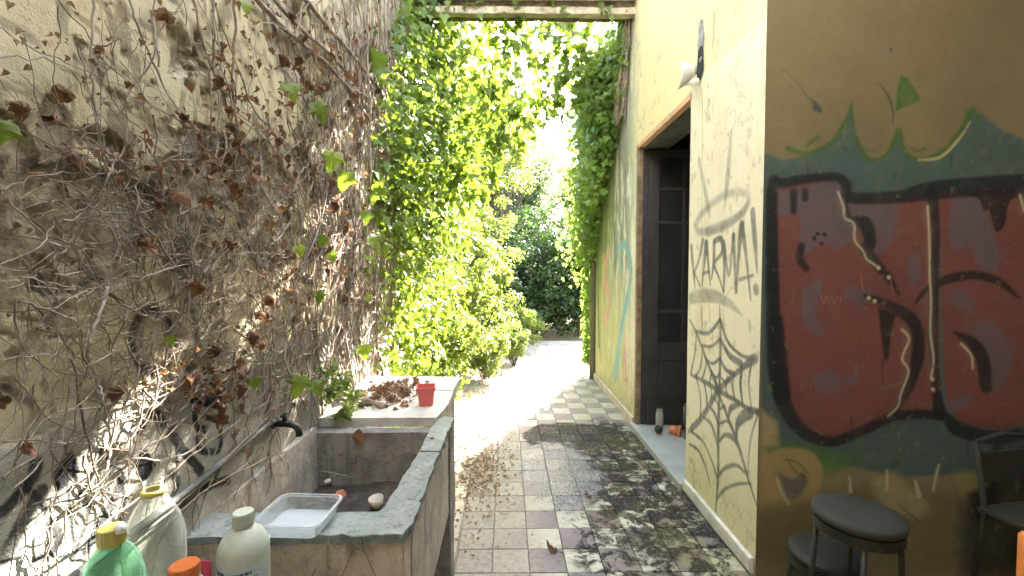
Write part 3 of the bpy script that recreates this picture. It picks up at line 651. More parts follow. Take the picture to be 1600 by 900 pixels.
TEAL = (.048, .088, .085); GRN = (.05, .105, .022); RED = (.165, .050, .042); GRY = (.10, .088, .10); BLK = (.014, .014, .015); CRM = (.55, .50, .34); YEL = (.45, .38, .16)
GP([(1190, 238), (1225, 250), (1260, 243), (1300, 222), (1325, 180), (1332, 165), (1338, 215), (1355, 245), (1372, 252), (1390, 235), (1404, 200), (1412, 235), (1430, 250), (1460, 247), (1490, 222), (1515, 178), (1535, 178), (1560, 200), (1610, 222), (1610, 640), (1610, 700), (1540, 740), (1400, 745), (1290, 720), (1250, 715), (1210, 690), (1190, 640)], TEAL)
GP([(1190, 640), (1215, 660), (1218, 700), (1245, 705), (1190, 730)], (.30, .24, .12), .02)
GS([(1232, 232, 9), (1260, 240, 8), (1300, 222, 7), (1325, 180, 5), (1332, 160, 3)], 7, GRN, .009); GS([(1330, 163, 4), (1335, 205, 5), (1352, 243, 7), (1368, 250, 6), (1388, 238, 6), (1400, 212, 8), (1405, 205, 9), (1412, 232, 7), (1428, 248, 6), (1450, 248, 7), (1480, 230, 7), (1508, 192, 8), (1520, 172, 10)], 6, GRN, .009)
GS([(1262, 226), (1278, 214)], 6, GRN, .01); GS([(1422, 232), (1434, 236), (1446, 232)], 3, GRN, .006); GS([(1350, 230), (1358, 236), (1370, 236)], 2, GRN, .005)
GS([(1435, 250, 3), (1470, 245, 5), (1500, 215, 4), (1516, 190, 2)], 4, YEL, .006, .7); GS([(1510, 175), (1530, 178), (1528, 190)], 9, GRN, .012, .7)
GP([(1407, 118), (1418, 121), (1440, 156), (1399, 174), (1402, 140)], GRN, .005)
for a in ([(1258, 148, 1), (1270, 158, 3), (1274, 170, 8)], [(1274, 160, 5), (1280, 172, 9)], [(1372, 128, 1), (1388, 150, 4), (1396, 178, 3), (1394, 196, 1)], [(1392, 76, 4), (1393, 78, 4)], [(1318, 228, 1), (1322, 233, 5)], [(1396, 272, 4), (1398, 278, 4)]): GS(a, 3, (.05, .06, .055), .004)
GS([(1220, 106, 1), (1245, 128, 1.5), (1262, 152, 1)], 1, (.12, .08, .05), .003)
# red letters with thick black outline
L1 = [(1210, 300), (1235, 285), (1300, 278), (1318, 292), (1328, 312), (1420, 305), (1470, 300), (1465, 420), (1470, 640), (1400, 650), (1345, 682), (1290, 690), (1245, 665), (1222, 610), (1212, 480)]
L2 = [(1468, 300), (1620, 290), (1620, 660), (1560, 672), (1500, 660), (1478, 630), (1470, 470)]
GP(L1, RED, .004); GP(L2, RED, .004)
for g_ in ([(1218, 300), (1300, 282), (1330, 290), (1338, 360), (1310, 390), (1290, 380), (1250, 395), (1250, 340), (1216, 335)], [(1335, 315), (1398, 312), (1398, 360), (1378, 395), (1350, 380)], [(1490, 306), (1530, 304), (1548, 350), (1562, 400), (1555, 425), (1530, 415), (1515, 385), (1488, 390), (1482, 350)],
           [(1255, 450), (1285, 435), (1282, 455), (1275, 490), (1288, 522), (1262, 515), (1252, 480)], [(1420, 400), (1436, 395), (1438, 430), (1428, 448), (1418, 430)]): GP(g_, GRY, .012, .85, True)
for g_ in ([(1290, 595, 38), (1294, 596, 38)], [(1328, 592, 20), (1330, 592, 20)], [(1325, 460, 18), (1352, 462, 24)], [(1330, 448, 9), (1345, 480, 9)], [(1498, 465, 26), (1512, 480, 18)], [(1540, 520, 40), (1562, 560, 44), (1552, 600, 24)], [(1478, 640, 22), (1510, 625, 18)]): GS(g_, 20, GRY, .02, .75)
GS([(1210, 480, 18), (1206, 300, 18), (1225, 286, 16), (1300, 276, 14), (1322, 288, 16), (1328, 308, 18), (1400, 308, 20), (1470, 296, 30), (1620, 285, 30)], 18, BLK)
GS([(1206, 300, 16), (1207, 480, 22), (1216, 600, 26), (1245, 665, 22), (1295, 690, 18), (1350, 672, 16), (1400, 650, 16), (1470, 650, 16), (1500, 672, 24), (1560, 684, 22), (1620, 672, 20)], 20, BLK)
GS([(1455, 300, 20), (1462, 360, 14), (1458, 500, 16), (1462, 600, 14), (1468, 645, 22)], 14, BLK)
GS([(1320, 300, 4), (1328, 340, 8), (1352, 350, 22), (1360, 380, 18), (1352, 392, 18), (1385, 430, 14), (1405, 460, 3)], 12, BLK)
GS([(1352, 462, 6), (1385, 475, 14), (1425, 500, 20), (1435, 540, 20), (1428, 580, 20), (1412, 620, 14), (1390, 655, 10)], 16, BLK); GP([(1372, 480), (1400, 490), (1392, 520), (1388, 560), (1382, 566), (1376, 520)], BLK)
GS([(1430, 474, 3), (1445, 455, 9), (1475, 438, 14), (1520, 430, 14), (1560, 440, 12), (1592, 465, 4)], 10, BLK); GS([(1492, 520, 5), (1518, 535, 18), (1535, 560, 22), (1540, 600, 20), (1542, 605, 18)], 16, BLK)
GS([(1240, 300, 12), (1240, 330, 10)], 10, BLK); GS([(1258, 298, 10), (1258, 310, 10)], 10, BLK); GS([(1252, 384, 11), (1250, 405, 13), (1260, 420, 10)], 11, BLK)
for p_ in [(1277, 365), (1288, 366), (1283, 380), (1272, 372)]: GS([p_, (p_[0]+1, p_[1]+1)], 6, BLK, .004)
GP([(1500, 300), (1620, 296), (1620, 308), (1580, 312), (1570, 350), (1556, 362), (1546, 330), (1536, 330), (1530, 312)], BLK, .005, .95, True)
GS([(1213, 500, 22), (1222, 620, 28)], 20, BLK)
for a in ([(1312, 300), (1316, 325), (1322, 340), (1332, 350), (1338, 375), (1346, 392), (1356, 404), (1366, 415)], [(1452, 322), (1448, 340), (1454, 362), (1450, 395), (1455, 430), (1452, 470), (1456, 520), (1456, 560), (1457, 590)], [(1412, 515), (1418, 530), (1412, 560), (1417, 580), (1410, 615), (1400, 635), (1390, 650)], [(1504, 537, 4), (1515, 555, 3), (1522, 575, 1)], [(1596, 305), (1598, 330)]):
    z_ = []
    for k, p_ in enumerate(a): z_.append((p_[0]+(2.5 if k % 2 else -2.5), p_[1]))
    GS(z_, 3.2, CRM, .005, .75); GS(a, 9, CRM, .03, .12)
for a in ([(1300, 285), (1206, 300), (1208, 480), (1225, 620), (1290, 690), (1400, 655), (1500, 668), (1600, 672)], [(1322, 295), (1330, 345), (1355, 385), (1400, 455)], [(1360, 465), (1425, 500), (1428, 580), (1390, 655)]): GS(a, 34, BLK, .05, .16)
for a in ([(1246, 690), (1246, 722)], [(1378, 560), (1379, 600)], [(1512, 672), (1512, 708)], [(1330, 650), (1331, 690)], [(1262, 255), (1263, 276)], [(1487, 240), (1487, 262)]): GS(a, 2.2, BLK, .004, .6)
for p_ in [(1357, 465), (1366, 470), (1372, 418), (1388, 433), (1456, 592), (1457, 608)]: GS([p_, (p_[0]+1, p_[1]+1)], 5, CRM, .006, .9)
for a in ([(1283, 460), (1287, 475), (1291, 462), (1294, 474)], [(1298, 462), (1303, 474), (1309, 464)], [(1312, 465), (1314, 473)], [(1345, 430), (1348, 455)], [(1390, 430), (1396, 460)]): GS(a, 1.5, (.42, .18, .15), .003, .5)
# lower scene: dull greens, ochre heads, pale spikes
GP([(1196, 700), (1240, 690), (1300, 705), (1345, 720), (1300, 740), (1200, 735)], (.06, .13, .035), .03)
GP([(1190, 712), (1225, 700), (1265, 705), (1285, 730), (1280, 765), (1262, 790), (1190, 800)], (.28, .20, .085), .014, .95, True)
GP([(1190, 790), (1260, 780), (1330, 760), (1400, 750), (1480, 770), (1530, 745), (1610, 730), (1610, 880), (1190, 880)], (.12, .095, .045), .05, .9, True)
GP([(1360, 750), (1395, 738), (1420, 760), (1450, 790), (1430, 810), (1380, 790)], (.26, .21, .11), .03, .8, True); GP([(1490, 740), (1530, 738), (1536, 760), (1505, 775)], (.26, .21, .08), .03, .7, True)
for a in ([(1214, 748, 4), (1222, 768, 5), (1232, 788, 2)], [(1327, 745, 3), (1329, 768, 5)], [(1386, 735, 3), (1385, 765, 5)], [(1430, 752, 4), (1436, 775, 8)], [(1467, 726, 3), (1462, 745, 5), (1458, 768, 2)]): GS(a, 4, (.42, .38, .25), .008, .8)
GP([(1216, 738), (1238, 748), (1255, 738), (1262, 755), (1245, 778), (1228, 775)], (.06, .065, .075), .02, .85, True)
for a in ([(1225, 718), (1245, 722), (1262, 738)], [(1232, 722), (1244, 738), (1258, 745)], [(1404, 788), (1436, 815)]): GS(a, 2, (.04, .03, .02), .004, .8)
GP([(1236, 670), (1246, 672), (1240, 685)], (.04, .07, .07)); GS([(1395, 726), (1405, 722)], 5, (.03, .08, .04), .006)
GP([(1500, 790), (1540, 770), (1560, 700), (1620, 690), (1620, 900), (1500, 900)], (.03, .03, .027), .06, .85)
GS([(1556, 700), (1550, 770), (1556, 800)], 14, BLK, .02, .8); GP([(1510, 770), (1545, 765), (1555, 800), (1530, 810)], (.018, .016, .014), .02, .9, True)
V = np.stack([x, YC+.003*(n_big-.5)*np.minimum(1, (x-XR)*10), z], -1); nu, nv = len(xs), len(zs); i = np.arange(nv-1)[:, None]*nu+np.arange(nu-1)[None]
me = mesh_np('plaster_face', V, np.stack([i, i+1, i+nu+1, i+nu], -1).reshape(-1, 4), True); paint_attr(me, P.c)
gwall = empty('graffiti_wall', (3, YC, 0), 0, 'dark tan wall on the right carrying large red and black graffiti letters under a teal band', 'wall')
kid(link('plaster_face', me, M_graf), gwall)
b = MB(); b.box((XR+T+.002, YC+.012, -.03), (5.2, YC+.11, 4.6)); kid(b.build('masonry', M_conc), gwall)
# ---- the covered room the camera stands in (closed behind and to the right)
# unseen light well added over the passage to bounce daylight in; the right hand room is roofed
WX0, WX1, WY0, WY1, WZ = -1.0, 1.28, -.3, 4.40, 6.0
b = MB(); b.box((-1.6, -3.1, 4.36), (5.3, WY0, 4.5)); b.box((WX1, WY0+.001, 4.36), (5.3, 4.56, 4.5)); tag(b.build('ceiling', M_ceil), kind='structure')
b = MB(); b.box((WX0-.2, WY1+.001, 4.33), (WX1+.2, WY1+.175, WZ)); b.box((WX0-.2, WY0-.2, 4.51), (WX1+.2, WY0-.001, WZ)); b.box((WX0-.2, WY0, 4.51), (WX0-.001, WY1, WZ)); b.box((WX1+.001, WY0, 4.51), (WX1+.2, WY1, WZ)); tag(b.build('added_light_well', M_wht), 'unseen pale walls of an added light well above the passage', 'wall')
b = MB(); b.box((-1.6, -3.2, -.03), (5.3, -3.0, 4.34)); tag(b.build('porch_wall', M_ceil), 'plain rear wall of the covered porch behind the viewpoint', 'wall')
b = MB(); b.box((5.2, -3.0, -.03), (5.35, 2.2, 4.34)); tag(b.build('porch_wall', M_ceil), 'plain side wall closing the dark porch on the far right', 'wall')

# ================================================================ BEAM over the corridor
YB = 4.6
bm_ = empty('timber_beam', (0, YB, 4.0), 0, 'old mossy beam spanning the corridor overhead with a pale broken lower edge', 'beam')
zb0 = on_y(800, 27, YB).z
def rough_beam(name, lo, hi, m, amp, nseg=60):
    b = MB(); b.box(lo, hi, .012); bmesh.ops.subdivide_edges(b.bm, edges=[e for e in b.bm.edges if abs(e.verts[0].co.x-e.verts[1].co.x) > .5], cuts=nseg)
    for v in b.bm.verts:
        n = float(fbm(np.array([v.co.x*6]), np.array([v.co.z*9+v.co.y*7]), 5)[0])-.5; v.co.z += amp*n; v.co.y += amp*n
    return kid(b.build(name, m, smooth=False), bm_)
rough_beam('beam_body', (-1.15, YB-.02, zb0+.075), (XR+.1, YB+.22, zb0+.38), M_beam, .035)
rough_beam('lower_edge', (-1.15, YB-.07, zb0), (XR+.02, YB+.02, zb0+.07), M_beamp, .05)

# ================================================================ SINK AND LEDGE
SX = -.262; SY0, SY1 = 1.13, 2.02; SZ = .90
sink = empty('laundry_sink', (-.55, 1.55, 0), 0, 'old concrete laundry sink with green slate rim and silt in the basin', 'sink')
def sk_(o): return kid(o, sink)
wl = lambda yy: XL(yy)+.004
b = MB(); b.box((wl(1.2)-.02, SY0+.012, .42), (SX-.012, SY0+.10, SZ-.022), .006); sk_(b.build('basin_side', M_pink, sub=3, rough=.0025))
b = MB(); b.box((SX-.085, SY0+.101, .46), (SX-.010, SY1, SZ-.022), .006); sk_(b.build('basin_side', M_conc, sub=4, rough=.003))
b = MB(); b.box((wl(2)-.02, SY1-.07, .46), (SX-.086, SY1, SZ-.03), .004); sk_(b.build('basin_side', M_concd, sub=3, rough=.002))
b = MB(); b.box((wl(1.2)-.06, SY0+.10, .46), (wl(1.2)+.0, SY1-.07, SZ+.0), .004); sk_(b.build('basin_side', M_conc, sub=3, rough=.002))
b = MB(); b.box((wl(1.2)-.02, SY0+.10, .44), (SX-.085, SY1-.07, .58)); sk_(b.build('basin_floor', M_concd))
# rim slabs
def slab(nm, pts, z0, z1, m, par, rg=.0015, extra=None):
    b = MB(); pts = [Vector((*p, 0)) for p in pts]
    # fray the outline
    out = []
    for i in range(len(pts)):
        a, c_ = pts[i], pts[(i+1) % len(pts)]; n = max(1, int((c_-a).length/.025))
        for k in range(n):
            p = a.lerp(c_, k/n); out.append(p+Vector((random.gauss(0, rg), random.gauss(0, rg), 0)))
    t = [b.bm.verts.new((p.x, p.y, z1)) for p in out]; u = [b.bm.verts.new((p.x, p.y, z0)) for p in out]
    ft = b.bm.faces.new(t); b.bm.faces.new(u[::-1])
    for i in range(len(t)): b.bm.faces.new((t[i], u[i], u[(i+1) % len(t)], t[(i+1) % len(t)]))
    bmesh.ops.bevel(b.bm, geom=[e for e in ft.edges], offset=.0025, segments=1, affect='EDGES')
    return kid(b.build(nm, m), par)
w0 = wl(1.15)-.01
slab('rim_slab', [(w0, SY0), (-.535, SY0), (-.52, 1.245), (w0, 1.245)], SZ-.020, SZ, M_slate, sink, .0035)
slab('rim_slab', [(-.53, SY0+.003), (SX-.01, SY0+.004), (SX+.004, SY0+.04), (SX+.002, 1.30), (-.356, 1.33), (-.362, 1.245), (-.515, 1.245)], SZ-.022, SZ+.002, M_slate, sink, .004)
slab('rim_slab', [(SX+.002, 1.305), (SX+.004, 1.66), (-.335, 1.67), (-.355, 1.335)], SZ-.022, SZ+.001, M_slate, sink, .0035)
slab('rim_slab', [(SX+.004, 1.665), (SX+.014, 2.04), (-.30, 2.085), (-.328, 2.0), (-.335, 1.675)], SZ-.022, SZ+.004, M_slate, sink, .0035)
# silt in the basin
xs = np.linspace(-.84, -.35, 40); yy = np.linspace(1.22, 1.96, 60); X_, Y_ = np.meshgrid(xs, yy); Zs = .635+.05*(fbm(X_*7, Y_*7, 66)-.5)+.012*fbm(X_*40, Y_*40, 67)
V = np.stack([X_, Y_, Zs], -1).reshape(-1, 3); i = np.arange(59)[:, None]*40+np.arange(39)[None]
sk_(link('silt', mesh_np('silt', V, np.stack([i, i+1, i+41, i+40], -1).reshape(-1, 4), True), M_soil, kind='stuff'))
b = MB(); b.box((SX-.10, SY1+.02, 0), (SX-.004, SY1+.14, .86), .005); sk_(b.build('leg', M_concd, sub=2, rough=.002))
b = MB(); b.box((wl(2)-.05, SY1+.02, 0), (wl(2)+.10, SY1+.12, .46), .005); sk_(b.build('leg', M_concd))
b = MB(); b.box((w0, SY0+.02, 0), (w0+.12, SY0+.12, .42), .005); sk_(b.build('leg', M_concd))
b = MB(); b.box((-.085, -.012, 0), (.085, .012, .40), .003); o = b.build('loose_slab', M_pale, loc=(-.33, 1.75, .01)); o.rotation_euler = (R(-18), 0, R(60)); tag(o, 'pale broken slab leaning in the dark under the sink', 'slab')
b = MB(); p0 = on_y(323, 884, SY0+.012); b.box((p0.x-.011, SY0+.004, p0.z-.04), (p0.x+.011, SY0+.011, p0.z+.017), .003); sk_(b.build('paint_spot', M_pinkspot, rough=.0015))
# ledge
led = empty('stone_ledge', (-.55, 2.45, 0), 0, 'pale stone ledge behind the sink, sunlit and strewn with dead leaves', 'ledge')
LX = -.305
slab('slab', [(wl(2.1)-.02, 2.03), (LX-.02, 2.03), (LX+.003, 2.23), (wl(2.2)-.02, 2.25)], SZ-.03, SZ+.012, M_pale, led, .0015)
slab('slab', [(wl(2.1)-.02, 2.257), (LX+.003, 2.236), (LX+.002, 2.50), (wl(2.4)-.02, 2.50)], SZ-.03, SZ+.009, M_pale, led, .0015)
slab('slab', [(wl(2.5)-.02, 2.506), (LX, 2.506), (LX+.004, 2.82), (wl(2.8)-.02, 2.84)], SZ-.03, SZ+.013, M_pale, led, .0015)
b = MB(); b.box((LX-.11, 2.2, 0), (LX-.03, 2.79, SZ-.032), .005); kid(b.build('support', M_conc, sub=3, rough=.003), led)
b = MB(); b.box((wl(2.5)-.05, 2.17, 0), (wl(2.5)+.08, 2.79, SZ-.032), .005); kid(b.build('support', M_conc), led)
# near counter that carries the bottles
ctr = empty('bottle_counter', (-.6, .75, 0), 0, 'low concrete counter in front of the sink that carries the bottles', 'counter')
CZ = .842
b = MB(); b.box((-.845, .30, CZ-.04), (-.40, 1.02, CZ), .004); kid(b.build('counter_top', M_pale), ctr)
b = MB(); b.box((-.84, .32, 0), (-.72, 1.0, CZ-.041)); b.box((-.50, .32, 0), (-.42, 1.0, CZ-.041)); kid(b.build('support', M_conc), ctr)

# ================================================================ BOTTLES AND SMALL THINGS
def at_y(px, py, Y): return on_y(px, py, Y)
def thick(prof, t=.0012): return prof
def bottle(name, X, Y, label, cat, prof, m, capz, capr, caph, capm, n=32):
    t = empty(name, (X, Y, CZ), 0, label, cat, 'bottles on the near counter')
    b = MB(); b.lathe(prof, n=n); b.build('body', m, t, smooth=True)
    if capm:
        b = MB(); b.lathe([(0, capz), (capr, capz), (capr*1.03, capz+.002), (capr, capz+caph-.002), (capr*.94, capz+caph), (0, capz+caph)], n=28)
        for k in range(28):
            a = 2*math.pi*k/28; b.box((capr*math.cos(a)-.0007, capr*math.sin(a)-.0007, capz+.003), (capr*math.cos(a)+.0007, capr*math.sin(a)+.0007, capz+caph-.003))
        b.build('cap', capm, t)
    return t
p = at_y(176, 880, .80); gb = bottle('green_bottle', p.x, .80, 'green plastic bottle with a yellow cap, leftmost on the near counter', 'bottle',
    [(0, 0), (.040, 0), (.047, .012), (.048, .06), (.045, .07), (.048, .08), (.048, .165), (.046, .19), (.036, .225), (.022, .246), (.016, .252), (.016, .262)], M_green, .250, .0205, .030, M_capy)
b = MB(); b.lathe([(0, -.006), (.008, -.003), (.009, .008), (.004, .014), (0, .015)], (.020, -.004, .276)); b.build('cap_tip', M_wht, gb, smooth=True)
p = at_y(242, 840, .93); cb = bottle('clear_bottle', p.x, .93, 'large clear plastic bottle without a cap standing against the wall', 'bottle',
    [(0, 0), (.045, 0), (.053, .012), (.054, .08), (.051, .09), (.054, .10), (.055, .16), (.053, .19), (.045, .225), (.032, .252), (.019, .272), (.0165, .280), (.0165, .302), (.0175, .304), (.0155, .3045)], M_clear, 0, 0, 0, None)
b = MB(); b.lathe([(.0168, .274), (.0225, .275), (.0232, .281), (.0225, .285), (.0168, .286)]); b.build('neck_ring', M_capy, cb, smooth=True)
p = at_y(381, 850, .86); wb = bottle('white_bottle', p.x, .86, 'grey white plastic bottle with a screw cap and printed label, in front of the sink', 'bottle',
    [(0, 0), (.040, 0), (.045, .008), (.0455, .20), (.044, .212), (.034, .232), (.021, .243), (.0165, .247), (.0165, .252)], M_white, .249, .0185, .026, M_white)
# wrap the label round the front, with its print
def wrap(par, r, a0, a1, z0, z1, m, nm, n=14):
    b = MB(); vs = []
    for k in range(n+1):
        a = a0+(a1-a0)*k/n; vs.append([(r*math.cos(a), r*math.sin(a), z) for z in (z0, z1)])
    for k in range(n): b.quad(vs[k][0], vs[k+1][0], vs[k+1][1], vs[k][1])
    return b.build(nm, m, par, smooth=True)
af = -math.pi/2+.2
wrap(wb, .0458, af-1.3, af+1.3, .03, .185, M_label, 'label')
b = MB(); random.seed(5)
def inkrow(z, h, a0, a1, r=.0461, words=True):
    a = a0
    while a < a1:
        wd = random.uniform(.05, .16) if words else a1-a
        aa = min(a+wd, a1); b.quad((r*math.cos(a), r*math.sin(a), z), (r*math.cos(aa), r*math.sin(aa), z), (r*math.cos(aa), r*math.sin(aa), z+h), (r*math.cos(a), r*math.sin(a), z+h)); a = aa+.035
for k in range(4): inkrow(.172-.0*k, .008, af-1.2+k*.19, af-1.2+k*.19+.17, words=False)
inkrow(.171, .006, af-.15, af+.6); inkrow(.163, .002, af-.3, af+.9)
for k in range(12): inkrow(.148-k*.0085, .0022, af-.9, af+1.1)
b.build('label_print', M_ink, wb)
p = at_y(288, 886, .80); ob = bottle('orange_cap_bottle', p.x, .80, 'clear bottle with an orange screw cap, between the clear bottle and the white one', 'bottle',
    [(0, 0), (.033, 0), (.037, .01), (.037, .14), (.034, .165), (.024, .18), (.019, .184), (.019, .19)], M_clear, .184, .0235, .026, M_capo)
p = at_y(248, 900, .76); t = empty('plastic_tub', (p.x, .76, CZ), 0, 'clear plastic tub with a white rim on the near counter beside the orange cap', 'tub')
b = MB(); b.lathe([(0, 0), (.032, 0), (.036, .01), (.042, .165), (.0405, .165), (.034, .012), (0, .004)], n=32); b.build('body', M_milky, t, smooth=True)
b = MB(); b.lathe([(.042, .162), (.046, .164), (.047, .168), (.044, .171), (.041, .170), (.041, .164)], n=32); b.build('rim', M_wht, t, smooth=True)
# food container on the rim
def rbox(cx, cy, hx, hy, r, z, n=6):
    o = []
    for sx, sy, a0 in ((1, 1, 0), (-1, 1, 90), (-1, -1, 180), (1, -1, 270)):
        for k in range(n+1): a = R(a0+90*k/n); o.append((cx+sx*(hx-r)+r*math.cos(a), cy+sy*(hy-r)+r*math.sin(a), z))
    return o
def loft(rings, close=True):
    b = MB(); rs = [[b.bm.verts.new(p) for p in r] for r in rings]; n = len(rs[0])
    for a, c_ in zip(rs[:-1], rs[1:]):
        for i in range(n): b.bm.faces.new((a[i], a[(i+1) % n], c_[(i+1) % n], c_[i]))
    b.bm.faces.new(rs[0][::-1]); 
    if close: b.bm.faces.new(rs[-1])
    return b
p = on_z(462, 808, SZ+.03); t = empty('food_container', (p.x+.005, p.y+.01, SZ+.004), R(-4), 'clear rectangular plastic food container resting on the slate rim of the sink', 'container')
hx, hy = .085, .075
bb = loft([rbox(0, 0, hx-.012, hy-.012, .02, 0), rbox(0, 0, hx-.008, hy-.008, .02, .004), rbox(0, 0, hx, hy, .02, .038), rbox(0, 0, hx-.0015, hy-.0015, .02, .038), rbox(0, 0, hx-.010, hy-.010, .02, .006)]); bb.build('body', M_milky, t, smooth=False)
bb = MB(); ra = [rbox(0, 0, hx+.001, hy+.001, .021, .037), rbox(0, 0, hx+.007, hy+.007, .026, .038), rbox(0, 0, hx+.007, hy+.007, .026, .043), rbox(0, 0, hx+.001, hy+.001, .021, .044)]
rs = [[bb.bm.verts.new(q_) for q_ in r] for r in ra]; n = len(rs[0])
for a, c_ in zip(rs, rs[1:]+rs[:1]):
    for i in range(n): bb.bm.faces.new((a[i], a[(i+1) % n], c_[(i+1) % n], c_[i]))
bb.build('rim', M_milky, t)
# red pot on the ledge
p = on_z(666, 632, SZ+.012); t = empty('red_pot', (p.x, p.y, SZ+.0135), R(8), 'small square faded red plastic pot standing on the sunlit ledge', 'pot')
bb = loft([rbox(0, 0, .033, .033, .008, 0), rbox(0, 0, .044, .044, .008, .088), rbox(0, 0, .0425, .0425, .008, .088), rbox(0, 0, .032, .032, .008, .004)]); bb.build('body', M_redp, t)
bb = MB(); ra = [rbox(0, 0, .0445, .0445, .008, .078), rbox(0, 0, .0475, .0475, .009, .079), rbox(0, 0, .0485, .0485, .009, .094), rbox(0, 0, .0430, .0430, .008, .094)]
rs = [[bb.bm.verts.new(q_) for q_ in r] for r in ra]; n = len(rs[0])
for a, c_ in zip(rs, rs[1:]+rs[:1]):
    for i in range(n): bb.bm.faces.new((a[i], a[(i+1) % n], c_[(i+1) % n], c_[i]))
bb.build('rim', M_redp, t)
# cup in the basin
p = on_z(588, 795, .64); b = MB(); b.lathe([(0, 0), (.017, 0), (.025, .012), (.0295, .040), (.0275, .040), (.022, .012), (0, .006)], n=28)
o = b.build('cup', M_ceram, smooth=True, loc=(p.x, p.y+.01, .642)); o.rotation_euler = (R(6), R(-5), 0); tag(o, 'small cream cup sitting on the silt in the basin', 'cup')
def shard(name, loc, rot, sz, m, label, cat):
    b = MB(); n = 7; pts = [Vector((sz*(.7+.4*random.random())*math.cos(2*math.pi*k/n), sz*.6*(.7+.5*random.random())*math.sin(2*math.pi*k/n), 0)) for k in range(n)]
    t_ = [b.bm.verts.new(p_+Vector((0, 0, .006+.006*random.random()))) for p_ in pts]; u = [b.bm.verts.new(p_) for p_ in pts]
    b.bm.faces.new(t_); b.bm.faces.new(u[::-1])
    for i in range(n): b.bm.faces.new((t_[i], u[i], u[(i+1) % n], t_[(i+1) % n]))
    o = b.build(name, m, loc=loc); o.rotation_euler = rot; return tag(o, label, cat)
p = on_z(531, 778, .65); shard('pot_shard', (p.x, p.y, .66), (R(50), R(10), R(70)), .035, M_terra, 'brown terracotta shard sticking out of the silt beside the cup', 'shard')
p = on_z(512, 755, .65); shard('stone_chip', (p.x, p.y, .655), (R(20), 0, 1), .02, M_ceram, 'small pale stone chip at the left edge of the silt', 'stone')
p = on_y(562, 680, SY1-.075); shard('rust_chip', (p.x, SY1-.085, p.z), (R(90), R(80), 0), .038, simple('rust stain', (.26, .13, .06), .85, .4, 30, .5, 60), 'rust brown flake hanging on the inner back side of the basin', 'flake')
b = MB(); a_, c_ = on_z(495, 735, .70), on_z(550, 746, .69); b.tube([a_, a_.lerp(c_, .5)+Vector((0, 0, .004)), c_], [.0015, .002, .0012]); tag(b.build('bare_stick', M_stemp), 'thin pale stick lying across the far end of the basin', 'stick')
# gnarled root on the ledge
b = MB(); pts = [on_z(*q_[:2], SZ+.02)+Vector((0, 0, q_[2])) for q_ in ((600, 636, .0), (582, 632, .01), (562, 630, .012), (548, 625, .03), (540, 612, .05), (532, 602, .09), (527, 598, .13))]
b.tube(catmull(pts, 4), [.016+.004*math.sin(i*1.3) for i in range(25)], 8)
b.tube(catmull([pts[3], pts[3]+Vector((-.03, -.05, .02)), pts[3]+Vector((-.055, -.03, -.02)), pts[3]+Vector((-.10, .02, -.015))], 4), [.011]*13, 7)
b.tube(catmull([pts[2], pts[2]+Vector((.01, .04, -.0)), pts[2]+Vector((.04, .09, -.012))], 4), [.012]*9, 7)
tag(b.build('gnarled_root', M_stem, smooth=True, rough=.001), 'gnarled dry root lying on the ledge beside the wall plants', 'root')
# things on the doorstep
def hw(px, py, Z): return on_z(px, py, Z)
p = hw(1052, 680, .055); t = empty('terracotta_pot', (p.x+.03, p.y+.05, .055+.055), 0, 'orange terracotta flower pot lying on its side on the doorstep', 'pot')
Mx = Euler((R(96), R(0), R(62))).to_matrix()
b = MB(); b.lathe([(0, 0), (.036, 0), (.052, .095), (.049, .095), (.033, .006), (0, .006)], (-.05, -.0, -.012), 28, Mx); b.build('body', M_terra, t, smooth=True)
b = MB(); b.lathe([(.0525, .080), (.059, .082), (.060, .106), (.0535, .107), (.0505, .085)], (-.05, 0, -.012), 28, Mx); b.build('rim', M_terra, t, smooth=True)
p = hw(1037, 672, .055); t = empty('glass_jar', (p.x+.0, p.y+.12, .054), 0, 'dusty glass jar standing on the doorstep against the door', 'jar')
b = MB(); b.lathe([(0, 0), (.034, 0), (.037, .01), (.037, .12), (.030, .135), (.028, .14), (.028, .155), (.026, .155)], n=24); b.build('body', M_jar, t, smooth=True)
b = MB(); b.lathe([(0, .150), (.031, .150), (.032, .153), (.032, .168), (.030, .170), (0, .170)], n=24); b.build('lid', M_greyw, t)
p = hw(1034, 678, .055); b = MB(); b.lathe([(0, 0), (.032, 0), (.036, .03), (.030, .075), (.02, .09), (.018, .10), (0, .10)], (0, 0, 0), 20, Euler((R(80), 0, R(-30))).to_matrix()); tag(b.build('dark_flask', M_seat, smooth=True, loc=(p.x-.01, p.y+.04, .092)), 'dark rounded flask lying between the jar and the terracotta pot', 'flask')
p = hw(1074, 668, .055); t = empty('clear_jar', (p.x+.02, p.y+.05, .054), 0, 'clear glass jar half hidden behind the edge of the sprayed pier', 'jar')
b = MB(); b.lathe([(0, 0), (.036, 0), (.039, .01), (.039, .17), (.030, .20), (.028, .205), (.028, .22), (.026, .22)], n=24); b.build('body', M_clear, t, smooth=True)
